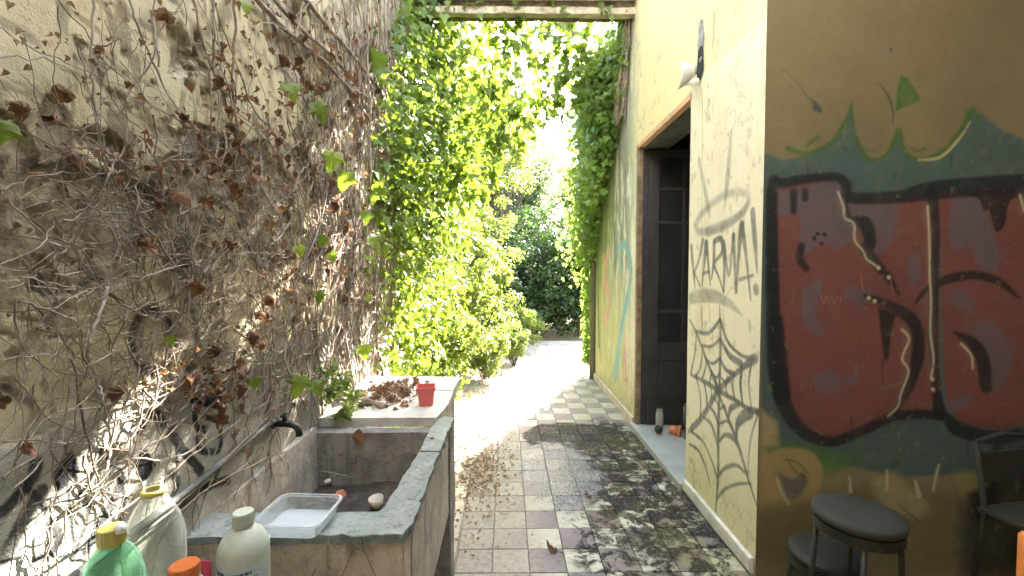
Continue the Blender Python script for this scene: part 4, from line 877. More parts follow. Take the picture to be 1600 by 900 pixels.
# tap and pipe on the wall
def off_left(px, py, off): return on_left(px, py, off)
b = MB(); pts = [Vector((XL(yv)+.018, yv, zv)) for yv, zv in ((.55, 1.02), (.78, 1.015), (1.11, 1.02), (1.3, 1.03), (1.52, 1.045), (1.60, 1.045))]
b.tube(catmull(pts, 4), .009, 12); pipe = tag(b.build('wall_pipe', M_pipe, smooth=True), 'grey iron water pipe running along the left wall towards the tap', 'pipe')
p = off_left(432, 662, .02); tp = empty('water_tap', tuple(p), 0, 'old corroded metal tap sticking out of the wall above the basin', 'tap')
b = MB(); b.tube([(-.02, 0, 0), (.03, 0, 0), (.055, 0, -.002), (.075, 0, -.012), (.082, 0, -.03), (.082, 0, -.045)], [.011, .012, .013, .012, .011, .012], 14); b.build('spout', M_iron, tp, smooth=True)
b = MB(); b.tube([(.03, 0, .005), (.03, 0, .032)], [.009, .007], 10); b.tube([(.03, -.024, .034), (.03, 0, .038), (.03, .024, .034)], [.005, .006, .005], 8); b.build('handle', M_iron, tp, smooth=True)
b = MB(); b.tube([(-.015, 0, 0), (-.006, 0, 0)], .02, 14); b.build('flange', M_iron, tp)
# broken wall lamp
p = on_x(1095, 112, XR); lamp = empty('wall_lamp', (XR, p.y, p.z), 0, 'broken wall lamp with a cracked glass shade above the doorway', 'lamp')
def hole(name, y0, z0, ry, rz, m, dep=.006):
    b = MB(); n = 24; c_ = b.bm.verts.new((-.001, y0, z0)); r_ = []
    for k in range(n):
        a = 2*math.pi*k/n; j = 1+random.uniform(-.12, .12); r_.append(b.bm.verts.new((-dep, y0+ry*j*math.cos(a), z0+rz*j*math.sin(a)*(1+.25*(math.sin(a) > .5)))))
    for k in range(n): b.bm.faces.new((c_, r_[k], r_[(k+1) % n]))
    return b.build(name, m, lamp)
hole('painted_cavity', 0, .04, .055, .10, simple('painted hole dark', (.012, .011, .010), .95, .3, 14, .4, 60)); hole('bare_patch', -.0, .19, .05, .13, M_greyw, .004)  # black plate paints the dark inside a hole in the wall
b = MB(); ns, nt = 14, 9; grid = []
for i_ in range(ns+1):
    row = []
    for j_ in range(nt+1):
        a = R(-75+165*i_/ns); t_ = j_/nt; rr = .030+.062*math.sin(t_*1.45); jag = 0; row.append(b.bm.verts.new((-.035-.125*t_-jag, -rr*math.cos(a)*.9, .005+rr*math.sin(a)-.045*t_)))
    grid.append(row)
for i_ in range(ns):
    for j_ in range(nt): b.bm.faces.new((grid[i_][j_], grid[i_+1][j_], grid[i_+1][j_+1], grid[i_][j_+1]))
o = b.build('glass_shade', M_lampg, lamp, smooth=True); sm = o.modifiers.new('thick', 'SOLIDIFY'); sm.thickness = .003
b = MB(); b.tube([(-.02, 0, -.065), (-.10, 0, -.07), (-.105, 0, -.07)], [.022, .022, .016], 16); b.build('socket', M_wht, lamp, smooth=True)
b = MB(); b.tube([(0, 0, -.02), (-.05, .01, .0), (-.06, 0, -.05)], .004, 6); b.build('wire', M_black, lamp)

# ================================================================ STOOLS AND CHAIR IN THE DARK CORNER
def stool(px, py, Y, r, label, sm_, lean=0):
    p = on_y(px, py, Y); t = empty('stool', (p.x, Y, 0), R(15), label, 'stool', 'dark round stools')
    h = p.z
    b = MB(); b.lathe([(0, h-.03), (r*.96, h-.03), (r, h-.022), (r, h-.006), (r*.95, h+.004), (r*.7, h+.010), (0, h+.012)], n=36); b.build('seat', sm_, t, smooth=True)
    b = MB(); b.lathe([(r*.90, h-.075), (r*.93, h-.078), (r*.96, h-.075), (r*.96, h-.035), (r*.90, h-.035)], n=36); b.build('seat_band', M_iron, t)
    for k in range(4):
        a = math.pi/4+k*math.pi/2; ca, sa = math.cos(a), math.sin(a); b = MB(); b.tube([(r*.86*ca, r*.86*sa, h-.05), (r*1.05*ca, r*1.05*sa, .006)], .010, 10); b.build('leg', M_iron, t, smooth=True)
    b = MB(); pts = [(r*.97*math.cos(2*math.pi*k/24), r*.97*math.sin(2*math.pi*k/24), h*.42) for k in range(25)]; b.tube(pts, .006, 8); b.build('foot_ring', M_iron, t, smooth=True)
    return t
stool(1340, 800, 1.72, .155, 'dark round stool nearest the pier, below the red graffiti', M_seat)
stool(1290, 862, 1.98, .15, 'second low dark stool standing behind the first at the foot of the graffiti wall', M_seat)
t = empty('orange_chair', (on_y(1610, 860, 1.45).x, 1.45, 0), R(0), 'orange steel chair cut off by the right edge of the picture', 'chair')
h = on_y(1592, 832, 1.45).z
for xx, yy_ in ((-.02, 0), (.40, 0)):
    b = MB(); b.tube([(xx, yy_, .005), (xx, yy_, h-.01), (xx+.004, yy_, h)], [.017, .017, .012], 14); b.build('leg', M_orange, t, smooth=True)
for xx in (-.02, .40):
    b = MB(); b.tube([(xx, -.40, .005), (xx, -.40, .45)], .017, 14); b.build('leg', M_orange, t, smooth=True)
b = MB(); b.box((-.02, -.42, .44), (.42, 0, .465), .008); b.build('seat', M_orange, t)
b = MB(); b.box((0, -.012, h-.16), (.38, .012, h-.02), .006); b.build('backrest', M_orange, t)
t = empty('dark_chair', (on_y(1600, 750, 2.0).x, 2.0, 0), R(10), 'black metal chair barely visible in the shadow at the far right', 'chair')
h = on_y(1560, 700, 2.0).z
for xx in (-.13, .25):
    b = MB(); b.tube([(xx, .10, .005), (xx, .06, .45), (xx-.01, .10, h)], .012, 10); b.build('leg', M_seat, t, smooth=True)
    b = MB(); b.tube([(xx, -.30, .005), (xx, -.28, .45)], .012, 10); b.build('leg', M_seat, t, smooth=True)
b = MB(); b.box((-.15, -.30, .44), (.27, .08, .465), .008); b.build('seat', M_seat, t)
b = MB(); b.tube([(-.14, .10, h), (.06, .12, h+.02), (.24, .10, h)], .012, 10); b.box((-.12, .085, h-.2), (.23, .10, h-.05), .004); b.build('backrest', M_seat, t)

# ================================================================ CREEPER ON THE LEFT WALL
random.seed(11); np.random.seed(11)
creep = empty('dry_creeper', (XL(1.6), 1.6, 1.3), 0, 'dry brown creeper netted over the left wall with dead leaves and a few green ones', 'creeper')
def cpts(pp, off=.015):
    o = []
    for k, p_ in enumerate(pp): o.append(on_left(p_[0], p_[1], off+random.uniform(-.006, .012)))
    return o
MAIN = [([(145, -10), (144, 60), (143, 120), (150, 190), (168, 280), (172, 330), (186, 370), (200, 400), (222, 460)], 2.6),
        ([(15, 452), (60, 425), (92, 400), (110, 370), (118, 335), (130, 310), (180, 303), (240, 340)], 3.4), ([(200, -10), (215, 40), (245, 110), (290, 200), (312, 262), (335, 330)], 2.4),
        ([(366, -10), (367, 60), (362, 130), (372, 210), (366, 280), (380, 350)], 3.2), ([(-10, 40), (60, 80), (130, 110), (200, 140), (280, 190)], 1.8), ([(-10, 95), (60, 90), (120, 118), (150, 170), (165, 240)], 1.8),
        ([(168, 450), (152, 500), (137, 545), (150, 590), (160, 620), (168, 655), (172, 700), (165, 740)], 4.2), ([(218, 560), (212, 595), (192, 640), (175, 680), (168, 730)], 3.2),
        ([(35, 470), (75, 500), (116, 560)], 2.6), ([(38, 472), (95, 492), (150, 515), (230, 530), (330, 545)], 2.4), ([(116, 560), (108, 610), (100, 660), (98, 700)], 2.2), ([(116, 560), (128, 640), (140, 700), (150, 740), (170, 785), (208, 804)], 3.0),
        ([(0, 750), (60, 710), (140, 678), (220, 640), (320, 610), (420, 575), (520, 520)], 2.2), ([(0, 690), (100, 690), (200, 705), (260, 712), (300, 740)], 1.6), ([(60, 890), (160, 820), (240, 760), (330, 690), (400, 640), (470, 600), (540, 560)], 2.6),
        ([(230, 830), (300, 770), (380, 690), (450, 625), (520, 585)], 3.0), ([(250, 830), (330, 760), (410, 720), (470, 690), (510, 640)], 2.2), ([(395, -10), (440, 40), (480, 75), (530, 120), (580, 190)], 7), ([(470, -10), (510, 40), (550, 85), (600, 150)], 6), ([(420, -10), (470, 45), (520, 90), (570, 150), (620, 230)], 5),
        ([(300, -10), (320, 80), (350, 150), (380, 240), (430, 330)], 2.6), ([(330, 0), (340, 60), (345, 130), (340, 220), (330, 300), (345, 380), (350, 470)], 2), ([(0, 300), (60, 275), (130, 270), (210, 265), (290, 240), (350, 232)], 2.2), ([(0, 370), (80, 372), (160, 380), (240, 350), (310, 320), (350, 280), (400, 180)], 2.2),
        ([(480, 640), (460, 600), (445, 560), (450, 500), (470, 430), (500, 350), (520, 260)], 2.6), ([(560, 640), (545, 560), (535, 480), (540, 400), (560, 300), (570, 200)], 3.2), ([(600, 600), (585, 500), (590, 400), (600, 300), (606, 150), (600, 20)], 3.6), ([(620, 600), (612, 480), (622, 350), (625, 200), (630, 20)], 3.6),
        ([(0, 560), (80, 555), (170, 560), (250, 545), (330, 555), (420, 540)], 1.6), ([(230, 470), (220, 440), (260, 420), (330, 405), (400, 395), (470, 400)], 1.8)]
for pp, wpx in MAIN:
    pts = catmull(cpts(pp), 5); wpx *= 1.25; rad = [max(.0009, wpx/2*p_.y/F*(1.05-.5*i/len(pts))) for i, p_ in enumerate(pts)]
    jit = [p_+Vector((random.gauss(0, .001), random.gauss(0, .002), random.gauss(0, .002))) for p_ in pts]
    b = MB(); b.tube(jit, rad, 6); o = b.build('stem', M_stem if wpx != 3.0 and random.random() < .75 else M_stemp, smooth=True); kid(o, creep)
# fine twigs, walked over the wall; direction and density by place
def walk(y0, z0, ang, n, step, wob, off=.008, lift=.02):
    P_ = []; yv, zv = y0, z0; ph = random.random()*6
    for k in range(n):
        P_.append((XL(yv)+off+lift*abs(math.sin(ph+k*.35))*random.uniform(.6, 1), yv, zv)); ang += random.gauss(0, wob); yv += step*math.cos(ang); zv += step*math.sin(ang)
    return np.array(P_)
tw, twp = [], []
def add_twigs(n, sampler):
    for _ in range(n):
        px, py, ang, L = sampler(); p_ = on_left(px, py, .01)
        if p_.y > 6 or p_.y < .4: continue
        sc = .35+p_.y*.65; st = .022*sc; k = max(5, int(L)); c_ = walk(p_.y, p_.z, ang, k, st, .22, .006, .022)
        r0 = random.choice([.55, .7, .9, 1.2])*p_.y/F*1.15+.0002
        (tw if random.random() < .72 else twp).append((c_, np.linspace(r0, r0*.45, k)))
U = random.uniform
add_twigs(85, lambda: (U(0, 640), U(-40, 560), random.choice([-1.5, -1.6, -1.2, 1.5, .6, -.7])+U(-.3, .3), U(8, 26)))
add_twigs(105, lambda: (U(180, 520), U(200, 560), random.choice([-1.5, -.2, .3, 2.9, -1.1, .7])+U(-.4, .4), U(8, 24)))
add_twigs(60, lambda: (U(0, 330), U(230, 520), random.choice([0, .2, 3.0, -.3, -1.4])+U(-.3, .3), U(8, 22)))
add_twigs(60, lambda: (U(150, 520), U(520, 780), random.choice([.35, .6, .45, -1.5, 3.4])+U(-.25, .25), U(8, 22)))
add_twigs(45, lambda: (U(0, 260), U(560, 850), random.choice([.3, .5, -1.5])+U(-.2, .2), U(8, 20)))
add_twigs(240, lambda: (U(480, 650), U(-60, 600), random.choice([-1.55, 1.5, -1.4, -.9, -1.8])+U(-.2, .2), U(10, 30)))
add_twigs(90, lambda: (U(400, 600), U(380, 600), random.choice([-1.2, .5, .3, -1.6])+U(-.3, .3), U(8, 20)))
fine = []; sv = (tw, twp); tw, twp = fine, fine
add_twigs(340, lambda: (random.gauss(430, 90), random.gauss(400, 130), random.choice([-1.5, -1.3, .4, -.5, 2.8])+U(-.4, .4), U(6, 18)))
add_twigs(160, lambda: (U(0, 400), U(200, 640), random.choice([-1.5, .1, .5, 3.0])+U(-.3, .3), U(6, 16)))
tw, twp = sv; fine = [(c_, r_*.6) for c_, r_ in fine]
V, Fc = tubes_np(fine, 3); kid(link('fine_twigs', mesh_np('fine_twigs', V, Fc, True), simple('tan twig', (.46, .36, .26), .85, .4, 20, .3, 90), kind='stuff'), creep)
for nm, lst, m in (('twigs', tw, M_stem), ('twigs', twp, M_stemp)):
    V, Fc = tubes_np(lst, 4); kid(link(nm, mesh_np(nm, V, Fc, True), m, kind='stuff'), creep)
# leaves: dead ones as parts, the fine crumbs as stuff
def wall_leaves(n, samp, smin, smax, off=(.01, .05)):
    P_, Z_ = [], []
    for _ in range(n):
        px, py = samp(); p_ = on_left(px, py, random.uniform(*off))
        if .35 < p_.y < 6: P_.append(p_); Z_.append(random.uniform(smin, smax)*(.5+.45*p_.y))
    return np.array(P_), np.array(Z_)
def cl(lst, s):
    def f():
        c_ = random.choice(lst); return random.gauss(c_[0], s*c_[2]), random.gauss(c_[1], s*c_[3])
    return f
big = [(30, 160), (78, 180), (105, 140), (155, 72), (318, 305), (228, 376), (340, 540), (38, 690), (380, 600), (345, 650), (420, 460), (290, 430), (360, 375), (290, 180), (270, 20), (435, 170), (515, 130), (520, 70), (555, 110), (450, 240), (110, 235), (5, 618), (187, 605), (340, 610), (395, 520), (372, 220)]
base = creep.location
Pb = np.array([on_left(a, c_, .03) for a, c_ in big])-np.array(base); sb = np.array([.036*(.35+.6*(p_[1]+base[1])) for p_ in Pb])
for k_ in range(4): leaf_parts('dead_leaf', Pb[k_::4], rots(len(Pb[k_::4]), (1, -.4, .1), .35, (0, 0, -1)), sb[k_::4], DEADF[k_], M_dead, creep, 'dead_leaf_%d' % k_)
cs = [(400, 130, 1, 1.3), (470, 100, 1, 1.2), (540, 160, .9, 1.6), (590, 240, .8, 2), (560, 330, .8, 1.2), (480, 250, 1.2, 1), (370, 250, 1.2, .8), (300, 260, 1.2, .7), (430, 60, 1, 1), (600, 100, .7, 2), (520, 420, 1, 1), (420, 480, 1, 1), (600, 400, .6, 2), (380, 610, .7, .5), (330, 600, .6, .4)]
Pd, sd_ = wall_leaves(120, cl(cs, 58), .020, .042); Pq = Pd-np.array(base)
for k_ in range(4): leaf_parts('dead_leaf', Pq[k_::4], rots(len(Pq[k_::4]), (1, -.3, .1), .6, (0, 0, -1)), sd_[k_::4], DEADF[k_], M_dead, creep, 'dead_leaf_%d' % k_)
Pd, sd_ = wall_leaves(850, cl(cs, 75), .006, .022, (.004, .05)); kid(leaf_stuff('dead_foliage', Pd, rots(len(Pd), (1, -.3, .1), .7, (0, 0, -1)), sd_, DEADT, M_dead), creep)
Pd, sd_ = wall_leaves(380, lambda: (U(0, 620), U(-30, 560)), .006, .016, (.004, .03)); kid(leaf_stuff('dead_foliage', Pd, rots(len(Pd), (1, -.3, .1), .8, (0, 0, -1)), sd_, DEADT, M_deadp), creep)
green = [(450, 130, 30), (492, 160, 34), (522, 238, 32), (540, 268, 34), (4, 188, 46), (382, 2, 22), (466, 384, 20), (497, 455, 22), (264, 526, 16), (470, 588, 34), (488, 598, 26), (590, 80, 34), (594, 105, 30), (612, 130, 28), (617, 165, 34), (578, 372, 30), (572, 330, 22), (592, 325, 22), (568, 540, 24), (585, 40, 18), (575, 400, 20), (516, 395, 18), (398, 592, 20), (625, 60, 18), (590, 270, 24), (608, 205, 26), (598, 380, 22), (640, 145, 26), (508, 370, 18)]
Pg = []; sg = []
for a, c_, wv in green:
    p_ = on_left(a, c_, .055); Pg.append(p_-base); sg.append(wv*p_.y/F*.95)
leaf_parts('leaf', np.array(Pg), rots(len(Pg), (.75, -.65, .15), .28, (0, .1, -1)), np.array(sg), IVYF, M_ivy, creep, 'leaf')

# little plants growing at the ledge corner
def tuft(name, pts, n, sz, label, cat, m, T, spread):
    t = empty(name, tuple(pts[0]), 0, label, cat); cur = []; LP_ = []
    for _ in range(n):
        p0 = Vector(random.choice(pts)); d = Vector((U(.0, .5), U(-.6, .4), U(.3, 1))).normalized(); q1 = p0+d*spread*U(.4, 1); q2 = q1+Vector((U(0, .03), U(-.03, .03), -U(0, .03)))
        c_ = catmull([p0, q1, q2], 4); cur.append((np.array([tuple(v) for v in c_]), np.full(len(c_), .0012)))
        for v in c_[3:]: LP_.append(tuple(v+Vector((U(-.01, .01), U(-.01, .01), U(-.01, .01)))))
    V, Fc = tubes_np(cur, 3); kid(link('stems', mesh_np('stems', V, Fc), M_ivyd, kind='stuff'), t)
    LP_ = np.array(LP_); kid(leaf_stuff('foliage', LP_, rots(len(LP_), (.3, -.5, .8), .6), sz, T, m), t); return t
tuft('wall_plant', [on_left(510, 632, .03), on_left(520, 620, .05), on_left(528, 612, .06), on_left(505, 600, .03), on_z(545, 640, SZ+.01)], 80, .022, 'small leafy plant sprouting from the wall at the back corner of the sink', 'plant', M_ivy, OVAL, .10)
tuft('trailing_plant', [on_z(536, 650, SZ+.01), on_z(528, 655, SZ)], 14, .022, 'tiny yellow green plant trailing over the back edge of the basin', 'plant', M_shrub, HEART, .06)

# ================================================================ IVY
def split_leaves(t, P_, Rm, S_, T, m, key, nparts=300):
    P_ = np.asarray(P_); base_ = np.array(t.location)
    idx = np.argsort(-S_/np.maximum(.5, P_[:, 1])+np.random.rand(len(P_))*.002); a, c_ = idx[:nparts], idx[nparts:]
    h_ = len(a)//2; leaf_parts('leaf', P_[a[:h_]]-base_, Rm[a[:h_]], S_[a[:h_]], IVYF, m, t, key); leaf_parts('leaf', P_[a[h_:]]-base_, Rm[a[h_:]], S_[a[h_:]], IVYF2, m, t, key+'_b')
    if len(c_): kid(leaf_stuff('foliage', P_[c_], Rm[c_], S_[c_], T, m), t)
def strands(t, tops, seg=.06):
    for p0, L, r in tops:
        n = max(4, int(L/seg)); pts = []; v = Vector(p0)
        for k in range(n): pts.append(v.copy()); v = v+Vector((random.gauss(0, .006), random.gauss(0, .006), -L/n))
        b = MB(); b.tube(pts, r, 5); kid(b.build('stem', M_stem, smooth=True), t)
random.seed(21); np.random.seed(21)
# hanging curtain from the beam: bottom edge follows the photograph
hi = empty('hanging_ivy', (0, YB+.35, 4.0), 0, 'curtain of bright green ivy hanging from the beam against the white sky', 'ivy')
def bottom(px):   # pixel row where the curtain ends
    xs_ = [640, 700, 740, 780, 800, 830, 850, 870, 890, 905, 935]; ys_ = [330, 330, 335, 315, 245, 215, 215, 200, 150, 170, 220]; return np.interp(px, xs_, ys_)
HP, HS = [], []; tops = []
for px in [655, 668, 684, 700, 716, 733, 752, 772, 790, 812, 832, 852, 872, 886, 900, 914]:
    Yv = YB+U(.15, .7); p0 = on_y(px, 20, Yv); pb = on_y(px, bottom(px)+U(-25, 15), Yv); tops.append((p0+Vector((0, 0, .15)), p0.z-pb.z+.15, .0035))
    L = p0.z-pb.z
    nL = int(L*66*(1.0 if px < 800 or px > 880 else .85))
    for _ in range(nL):
        f_ = U(0, 1)**.9; HP.append((p0.x+random.gauss(0, .06), Yv+random.gauss(0, .08), p0.z+.1-f_*L+random.gauss(0, .03))); HS.append(U(.07, .115) if random.random() < .75 else U(.03, .06))
strands(hi, tops)
for _ in range(70):
    xx = U(-.95, 1.2); HP.append((xx, YB-.09-U(0, .04), zb0+U(-.06, .34))); HS.append(U(.035, .075))
HP = np.array(HP); HS = np.array(HS); split_leaves(hi, HP, rots(len(HP), (.1, -1, .35), .55, (0, 0, -1)), HS, IVYT, M_curtain, 'curtain_leaf')
# ivy on the end of the right wall
ri = empty('wall_ivy', (XR, 5.6, 3), 0, 'dense green ivy cloaking the top and far end of the right corridor wall', 'ivy')
RP, RS_, RN = [], [], []
def bulge(yv): return .10+.26*max(0, min(1, (yv-4.7)/1.0))
for _ in range(5000):
    yv = U(5.12, 6.75) if U(0, 1) < .93 else U(4.7, 5.12); zt = 4.25; zb1 = 4.1-(yv-4.6)*1.15-U(0, .5); zv = U(min(zb1, 4.0), zt); RP.append((XR-abs(random.gauss(0, .55))*bulge(yv)-.02, yv, zv)); RS_.append(U(.04, .08))
for _ in range(4200):
    zv = 4.2-4.0*U(0, 1)**1.1; RP.append((XR-U(-.25, .10)-.05*random.random(), YE+U(-.03, .28), zv)); RS_.append(U(.04, .07))
for _ in range(700):
    f_ = U(0, 1); RP.append((U(.92, 1.15), U(5.1, 5.8), 4.2-1.9*f_*U(.6, 1))); RS_.append(U(.05, .08))
for _ in range(7):    # loose tufts standing up from the wall top: gaps between them let sun streaks through
    cy_, cz_ = U(4.9, 6.7), U(4.55, 5.5)
    for _k in range(26): RP.append((XR+.12+random.gauss(0, .10), cy_+random.gauss(0, .11), cz_+random.gauss(0, .10))); RS_.append(U(.05, .09))
RP = np.array(RP); RS_ = np.array(RS_); split_leaves(ri, RP, rots(len(RP), (-.7, -.7, .3), .5, (0, 0, -1)), RS_, IVYT, M_ivyd, 'ivy_leaf_right')
for k in range(7):   # twisted trunk climbing the far corner
    pts = []; ph = k*.9
    for j_ in range(26):
        zv = .0+4.2*j_/25; pts.append((XR-.035-.030*math.cos(ph+zv*5), YE-.12+.05*math.sin(ph+zv*5)-(.25*max(0, zv-2.8)), zv))
    b = MB(); b.tube(catmull(pts, 2), .016, 6); kid(b.build('trunk', M_trunk, smooth=True), ri)
cur = []
for _ in range(60):
    y0 = U(4.63, 4.95); p_ = [(XR-.02-U(0, .05), y0, 4.25)]
    for j_ in range(9): a = p_[-1]; p_.append((a[0]+U(-.012, .008), a[1]+U(-.01, .05), a[2]-U(.06, .14)))
    cur.append((np.array(p_), np.full(len(p_), .0045)))
V, Fc = tubes_np(cur, 4); kid(link('dry_stems', mesh_np('dry_stems', V, Fc), M_stem, kind='stuff'), ri)
# ivy cloaking the left wall beyond the ledge
li = empty('wall_ivy', (XL(4), 4, 2), 0, 'sunlit lime green ivy covering the left wall beyond the ledge', 'ivy')
QP, QS = [], []
for _ in range(15000):
    yv = 2.75+4.6*U(0, 1)**.8; zv = U(.15, 4.5)
    lim = np.interp(zv, [0, .8, 1.5, 2.4, 3.2, 4.4], [3.1, 3.2, 3.3, 3.2, 3.7, 4.5])
    if yv < lim+U(-.5, .6): continue
    th = .05+.34*min(1, (yv-2.6)/2.2); QP.append((XL(yv)+.02+abs(random.gauss(0, .55))*th, yv, zv)); QS.append(U(.04, .095) if zv > 1.9 else U(.03, .06))
QP = np.array(QP); QS = np.array(QS); split_leaves(li, QP, rots(len(QP), (.75, -.5, .4), .5, (0, 0, -1)), QS, IVYT, M_ivy, 'ivy_leaf')
tops = [((XL(yv)+.05, yv, 4.4), U(2.0, 3.6), .006) for yv in np.linspace(2.8, 6.6, 14)]; strands(li, tops, .12)

# ================================================================ SHRUBS, BUSHES, TREES
def plant(name, c, rad, hgt, nclump, nleaf, lsz, m, label, cat, group=None, z0=.0, trunk=.04, seed=0, T=SL, flat=.8, up=.5, ntr=5):
    rng = np.random.RandomState(seed); random.seed(seed)
    group = group or {'shrub': 'shrubs along the left of the garden path', 'bush': 'dark bushes at the end of the path', 'tree': 'trees in the garden'}[name]
    t = empty(name, (c[0], c[1], 0), 0, label, cat, group)
    cx = rng.normal(0, .42, (nclump, 3)); r_ = np.linalg.norm(cx, axis=1); cx[r_ > 1] /= r_[r_ > 1][:, None]
    C_ = np.stack([cx[:, 0]*rad, cx[:, 1]*rad, z0+(hgt-z0)*(.5+.48*cx[:, 2])], 1)
    k = rng.randint(0, nclump, nleaf); cr = rad*.22*(.6+.8*rng.rand(nclump))
    d = rng.normal(0, 1, (nleaf, 3)); d /= np.linalg.norm(d, axis=1)[:, None]; rr = rng.rand(nleaf)**.4
    P_ = C_[k]+d*(rr*cr[k])[:, None]*np.array([1, 1, flat]); P_[:, 2] = np.maximum(P_[:, 2], .02)
    st = np.random.get_state(); np.random.set_state(rng.get_state()); Rm = rots(nleaf, d*.6+np.array([0, -.15, up]), .5, None); np.random.set_state(st)
    sz = lsz*(.6+.7*rng.rand(nleaf)); V, Fc = leaves_np(P_, Rm, sz, T); link('crown', mesh_np('crown', V, Fc), m, t, kind='stuff')
    cur = []; pts = []
    for q_ in range(ntr):
        a = rng.rand()*6.28; e = C_[rng.randint(nclump)]; s0 = np.array([math.cos(a)*rad*.08, math.sin(a)*rad*.08, -.05]); mid = (s0+e)/2+rng.normal(0, .08, 3)*rad; mid[2] = max(mid[2], .2*e[2])
        cc = np.array([tuple(v) for v in catmull([s0, mid, e], 6)]); cur.append((cc, np.linspace(trunk, trunk*.3, len(cc))))
    V, Fc = tubes_np(cur, 6); link('trunk', mesh_np('trunk', V, Fc, True), M_branch, t)
    cur = []
    for q_ in range(min(nclump, 90)):
        e = C_[q_]; s0 = e*np.array([.35, .35, .6]); mid = (s0+e)/2+rng.normal(0, .07, 3)*rad; cc = np.array([tuple(v) for v in catmull([s0, mid, e+rng.normal(0, .1, 3)*rad*.4], 4)]); cur.append((cc, np.linspace(trunk*.3, trunk*.08, len(cc))))
    V, Fc = tubes_np(cur, 4); link('branches', mesh_np('branches', V, Fc, True), M_branch, t, kind='stuff'); return t
plant('shrub', (-.75, 5.4), .55, 1.5, 60, 5200, .060, M_shrub, 'bright yellow green shrub spilling over the path just beyond the ledge', 'shrub', seed=31, trunk=.014, ntr=9)
plant('shrub', (-.70, 6.9), .70, 2.6, 90, 9000, .060, M_shrub, 'tall lime shrub against the left wall, second one beyond the ledge', 'shrub', seed=32, trunk=.018, ntr=9)
plant('shrub', (-.55, 8.6), .80, 3.4, 110, 11000, .060, M_shrub, 'tallest sunlit shrub on the left of the path in front of the dark bush', 'shrub', seed=33, trunk=.02, ntr=9)
plant('shrub', (.10, 8.9), .62, 1.15, 70, 6000, .055, M_shrub, 'low spreading shrub leaning into the path from the left', 'shrub', seed=34, trunk=.012, ntr=10)
for q_, (xx, yy_, ww, hh, lab) in enumerate([(-.35, 6.5, .38, .75, 'knee high yellow green shrub at the left edge of the path, nearest the ledge'), (.12, 7.6, .42, .70, 'small low shrub reaching out over the left edge of the path, further along')]):
    plant('shrub', (xx, yy_), ww, hh, 40, 2600, .05, M_shrub, lab, 'shrub', seed=90+q_, trunk=.008, ntr=12)
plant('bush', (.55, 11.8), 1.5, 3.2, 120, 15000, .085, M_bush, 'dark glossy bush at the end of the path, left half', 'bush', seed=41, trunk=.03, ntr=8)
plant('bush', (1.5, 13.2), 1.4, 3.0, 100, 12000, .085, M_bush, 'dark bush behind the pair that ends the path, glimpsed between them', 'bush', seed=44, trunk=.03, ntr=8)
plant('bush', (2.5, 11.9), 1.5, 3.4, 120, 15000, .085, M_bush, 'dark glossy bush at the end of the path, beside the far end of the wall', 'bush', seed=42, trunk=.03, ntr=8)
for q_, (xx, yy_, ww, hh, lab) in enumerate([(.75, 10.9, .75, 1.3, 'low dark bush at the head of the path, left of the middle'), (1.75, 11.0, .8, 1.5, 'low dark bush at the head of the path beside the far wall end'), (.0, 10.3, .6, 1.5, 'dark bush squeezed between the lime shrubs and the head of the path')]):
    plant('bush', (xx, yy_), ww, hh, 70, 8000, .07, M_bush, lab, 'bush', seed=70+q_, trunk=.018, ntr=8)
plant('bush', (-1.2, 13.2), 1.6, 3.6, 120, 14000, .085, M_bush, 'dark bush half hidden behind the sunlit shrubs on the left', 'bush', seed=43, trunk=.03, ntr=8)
plant('tree', (.0, 15.2), 2.0, 7.3, 120, 16000, .11, M_tree, 'pale green tree rising behind the dark bushes, centre', 'tree', seed=51, trunk=.09, z0=1.8, ntr=6)
plant('tree', (3.0, 16.5), 2.2, 6.4, 120, 15000, .11, M_tree, 'light green tree behind the right hand dark bush', 'tree', seed=52, trunk=.09, z0=1.8, ntr=6)
plant('tree', (-2.6, 14.5), 2.4, 7.5, 140, 18000, .11, M_tree, 'tall leafy tree over the left wall behind the shrubs', 'tree', seed=53, trunk=.10, z0=1.8, ntr=6)
plant('tree', (-.3, 11.4), 1.5, 7.6, 120, 15000, .085, M_shrub, 'loose sunlit tree whose crown fills the opening above the shrubs', 'tree', seed=58, trunk=.05, z0=3.0, ntr=5)
plant('tree', (-1.6, 10.2), 1.2, 6.0, 120, 13000, .085, M_shrub, 'slender sunlit tree just behind the ivy on the left wall', 'tree', seed=54, trunk=.05, z0=1.2, ntr=6)
plant('tree', (2.95, 10.6), 1.25, 3.6, 60, 4200, .09, M_tree, 'small tree added past the corridor wall end to dapple the path', 'tree', seed=59, trunk=.04, z0=.8, ntr=4)  # added mostly out of view to shade the far path
plant('tree', (-5.5, 20), 3.5, 9, 120, 14000, .16, M_tree, 'far large tree on the left beyond the garden', 'tree', seed=55, trunk=.14, z0=2, ntr=6)
plant('tree', (6.5, 24), 3.5, 6.5, 120, 13000, .16, M_tree, 'far round tree to the right beyond the garden', 'tree', seed=56, trunk=.14, z0=1.5, ntr=6)
plant('tree', (1.0, 24), 3.8, 6.5, 120, 14000, .16, M_tree, 'far tree closing the view behind all the others', 'tree', seed=57, trunk=.14, z0=.6, ntr=6)

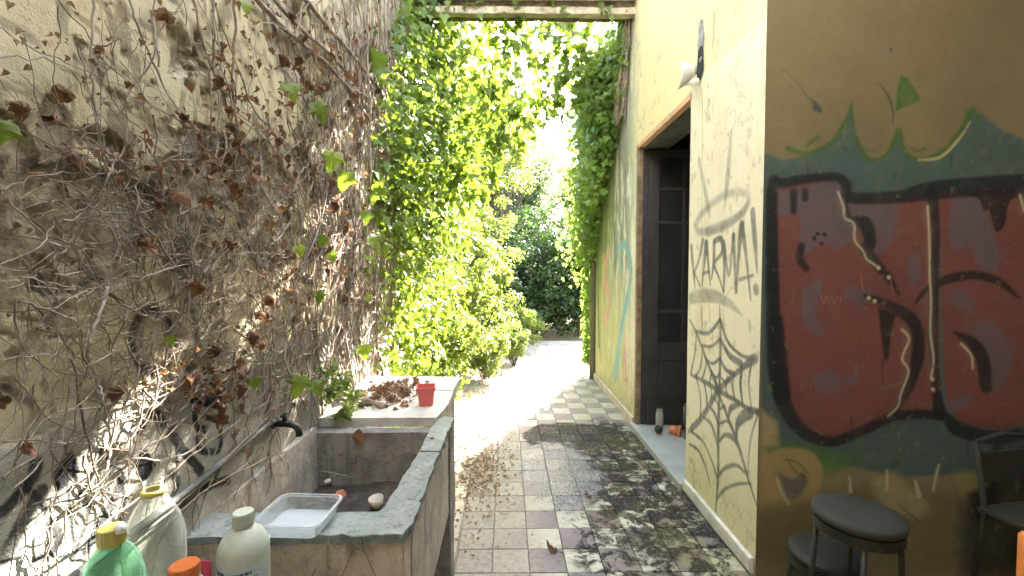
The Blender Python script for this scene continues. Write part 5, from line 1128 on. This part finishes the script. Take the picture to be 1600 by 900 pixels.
# ================================================================ LITTER
random.seed(61); np.random.seed(61)
def scatter(name, n, samp, z, smin, smax, m, T=DEADT, label=None, cat=None):
    P_ = []
    while len(P_) < n:
        q_ = samp()
        if q_: P_.append((q_[0], q_[1], z+random.uniform(.0, .008)))
    P_ = np.array(P_); return tag(leaf_stuff(name, P_, rots(n, (0, 0, 1), .35), np.random.uniform(smin, smax, n), T, m), label, cat)
def strip():
    yv = U(2.4, 8.5); xv = random.gauss(-.42, .22)
    return (xv, yv) if -.95 < xv < .15 else None
scatter('leaf_litter', 2600, strip, .012, .010, .032, M_deadp, T=DEADT2, label='brown leaf litter strewn along the foot of the sink and the left wall', cat='leaf litter')
scatter('leaf_crumbs', 700, lambda: (lambda a: a if -.9 < a[0] < .1 else None)((random.gauss(-.25, .16), random.gauss(3.45, .30))), .010, .008, .03, M_deadp, label='drift of crumbled brown leaves on the tiles beside the sink', cat='leaf litter')
def ledge_s():
    a = (random.gauss(-.66, .09), random.gauss(2.45, .16)); return a if XL(2.4)+.02 < a[0] < -.36 and 2.06 < a[1] < 2.8 else None
scatter('ledge_leaves', 260, ledge_s, SZ+.014, .015, .04, M_dead, label='small orange brown leaves gathered on the ledge near the wall', cat='leaf litter')
scatter('path_litter', 2500, lambda: (U(-1, 2.6), U(6.6, 14)), -.02, .015, .045, M_deadp, T=DEADT2, label='scattered leaves over the earth path in the garden', cat='leaf litter')
scatter('tar_crumbs', 450, lambda: (lambda a: a if a[0] < 1.24 else None)((random.gauss(.95, .22), random.gauss(3.6, .6))), .003, .004, .014, simple('black crumbs', (.015, .013, .012), .4, .4, 20, .3, 50), label='black wet debris scattered on the tiles near the threshold', cat='debris')
one = [(439+700-700+482-0, 776, 'curled reddish leaf lying at the edge of the wet patch')]
for px, py, s_, m, lab in [(921, 776, .045, M_dead, 'curled reddish leaf lying at the edge of the wet patch'), (871, 862, .075, M_dead, 'brown pointed leaf lying on the tiles nearest the viewer'), (1025, 720, .05, M_deadp, 'pale dry leaf beside the middle of the threshold'), (1000, 703, .07, M_deadp, 'large grey curled leaf at the edge of the black tar'), (1002, 732, .06, M_deadp, 'grey dead leaf on the wet tiles left of the pale one'),
                         (1040, 735, .045, M_dead, 'orange leaf tucked against the threshold edge'), (765, 805, .05, M_deadp, 'dry leaf on the dusty floor beside the sink leg'), (958, 682, .03, M_dead, 'small red leaf on the black tar patch'), (1015, 745, .04, M_deadp, 'small grey leaf between the wet patch and the middle of the threshold'), (985, 760, .035, M_dead, 'brown leaf scrap on the black stained tiles'), (1062, 775, .04, M_deadp, 'pale leaf scrap by the near end of the threshold'), (1012, 690, .05, M_deadp, 'large pale leaf at the far corner of the threshold'), (735, 770, .05, M_dead, 'brown leaf on the dusty floor just beyond the sink leg'), (768, 745, .04, M_deadp, 'pale curled leaf at the edge of the sunlit floor'), (672, 684, .032, M_dead, 'small brown leaf lying on the slate rim of the sink')]:
    Zl = SZ+.008 if py == 684 else .008
    p_ = on_z(px, py, Zl); me = leaf_mesh(DEADF[int(s_*1000) % 4], m, 'fallen_leaf_%d' % (int(s_*1000) % 4)+m.name.replace(' ', '_')); o = link('fallen_leaf', me, loc=(p_.x, p_.y, Zl), rot=(U(-.2, .2), U(-.2, .2), U(0, 6)), sc=s_); tag(o, lab, 'leaf', 'single fallen leaves')
# cable along the foot of the pier
b = MB(); pts = [Vector((XR-.036, yv, .012+.004*math.sin(yv*9))) for yv in np.linspace(1.4, 3.2, 16)]; b.tube(pts, .004, 6); tag(b.build('floor_cable', M_black, smooth=True), 'thin black cable lying along the foot of the pier', 'cable')
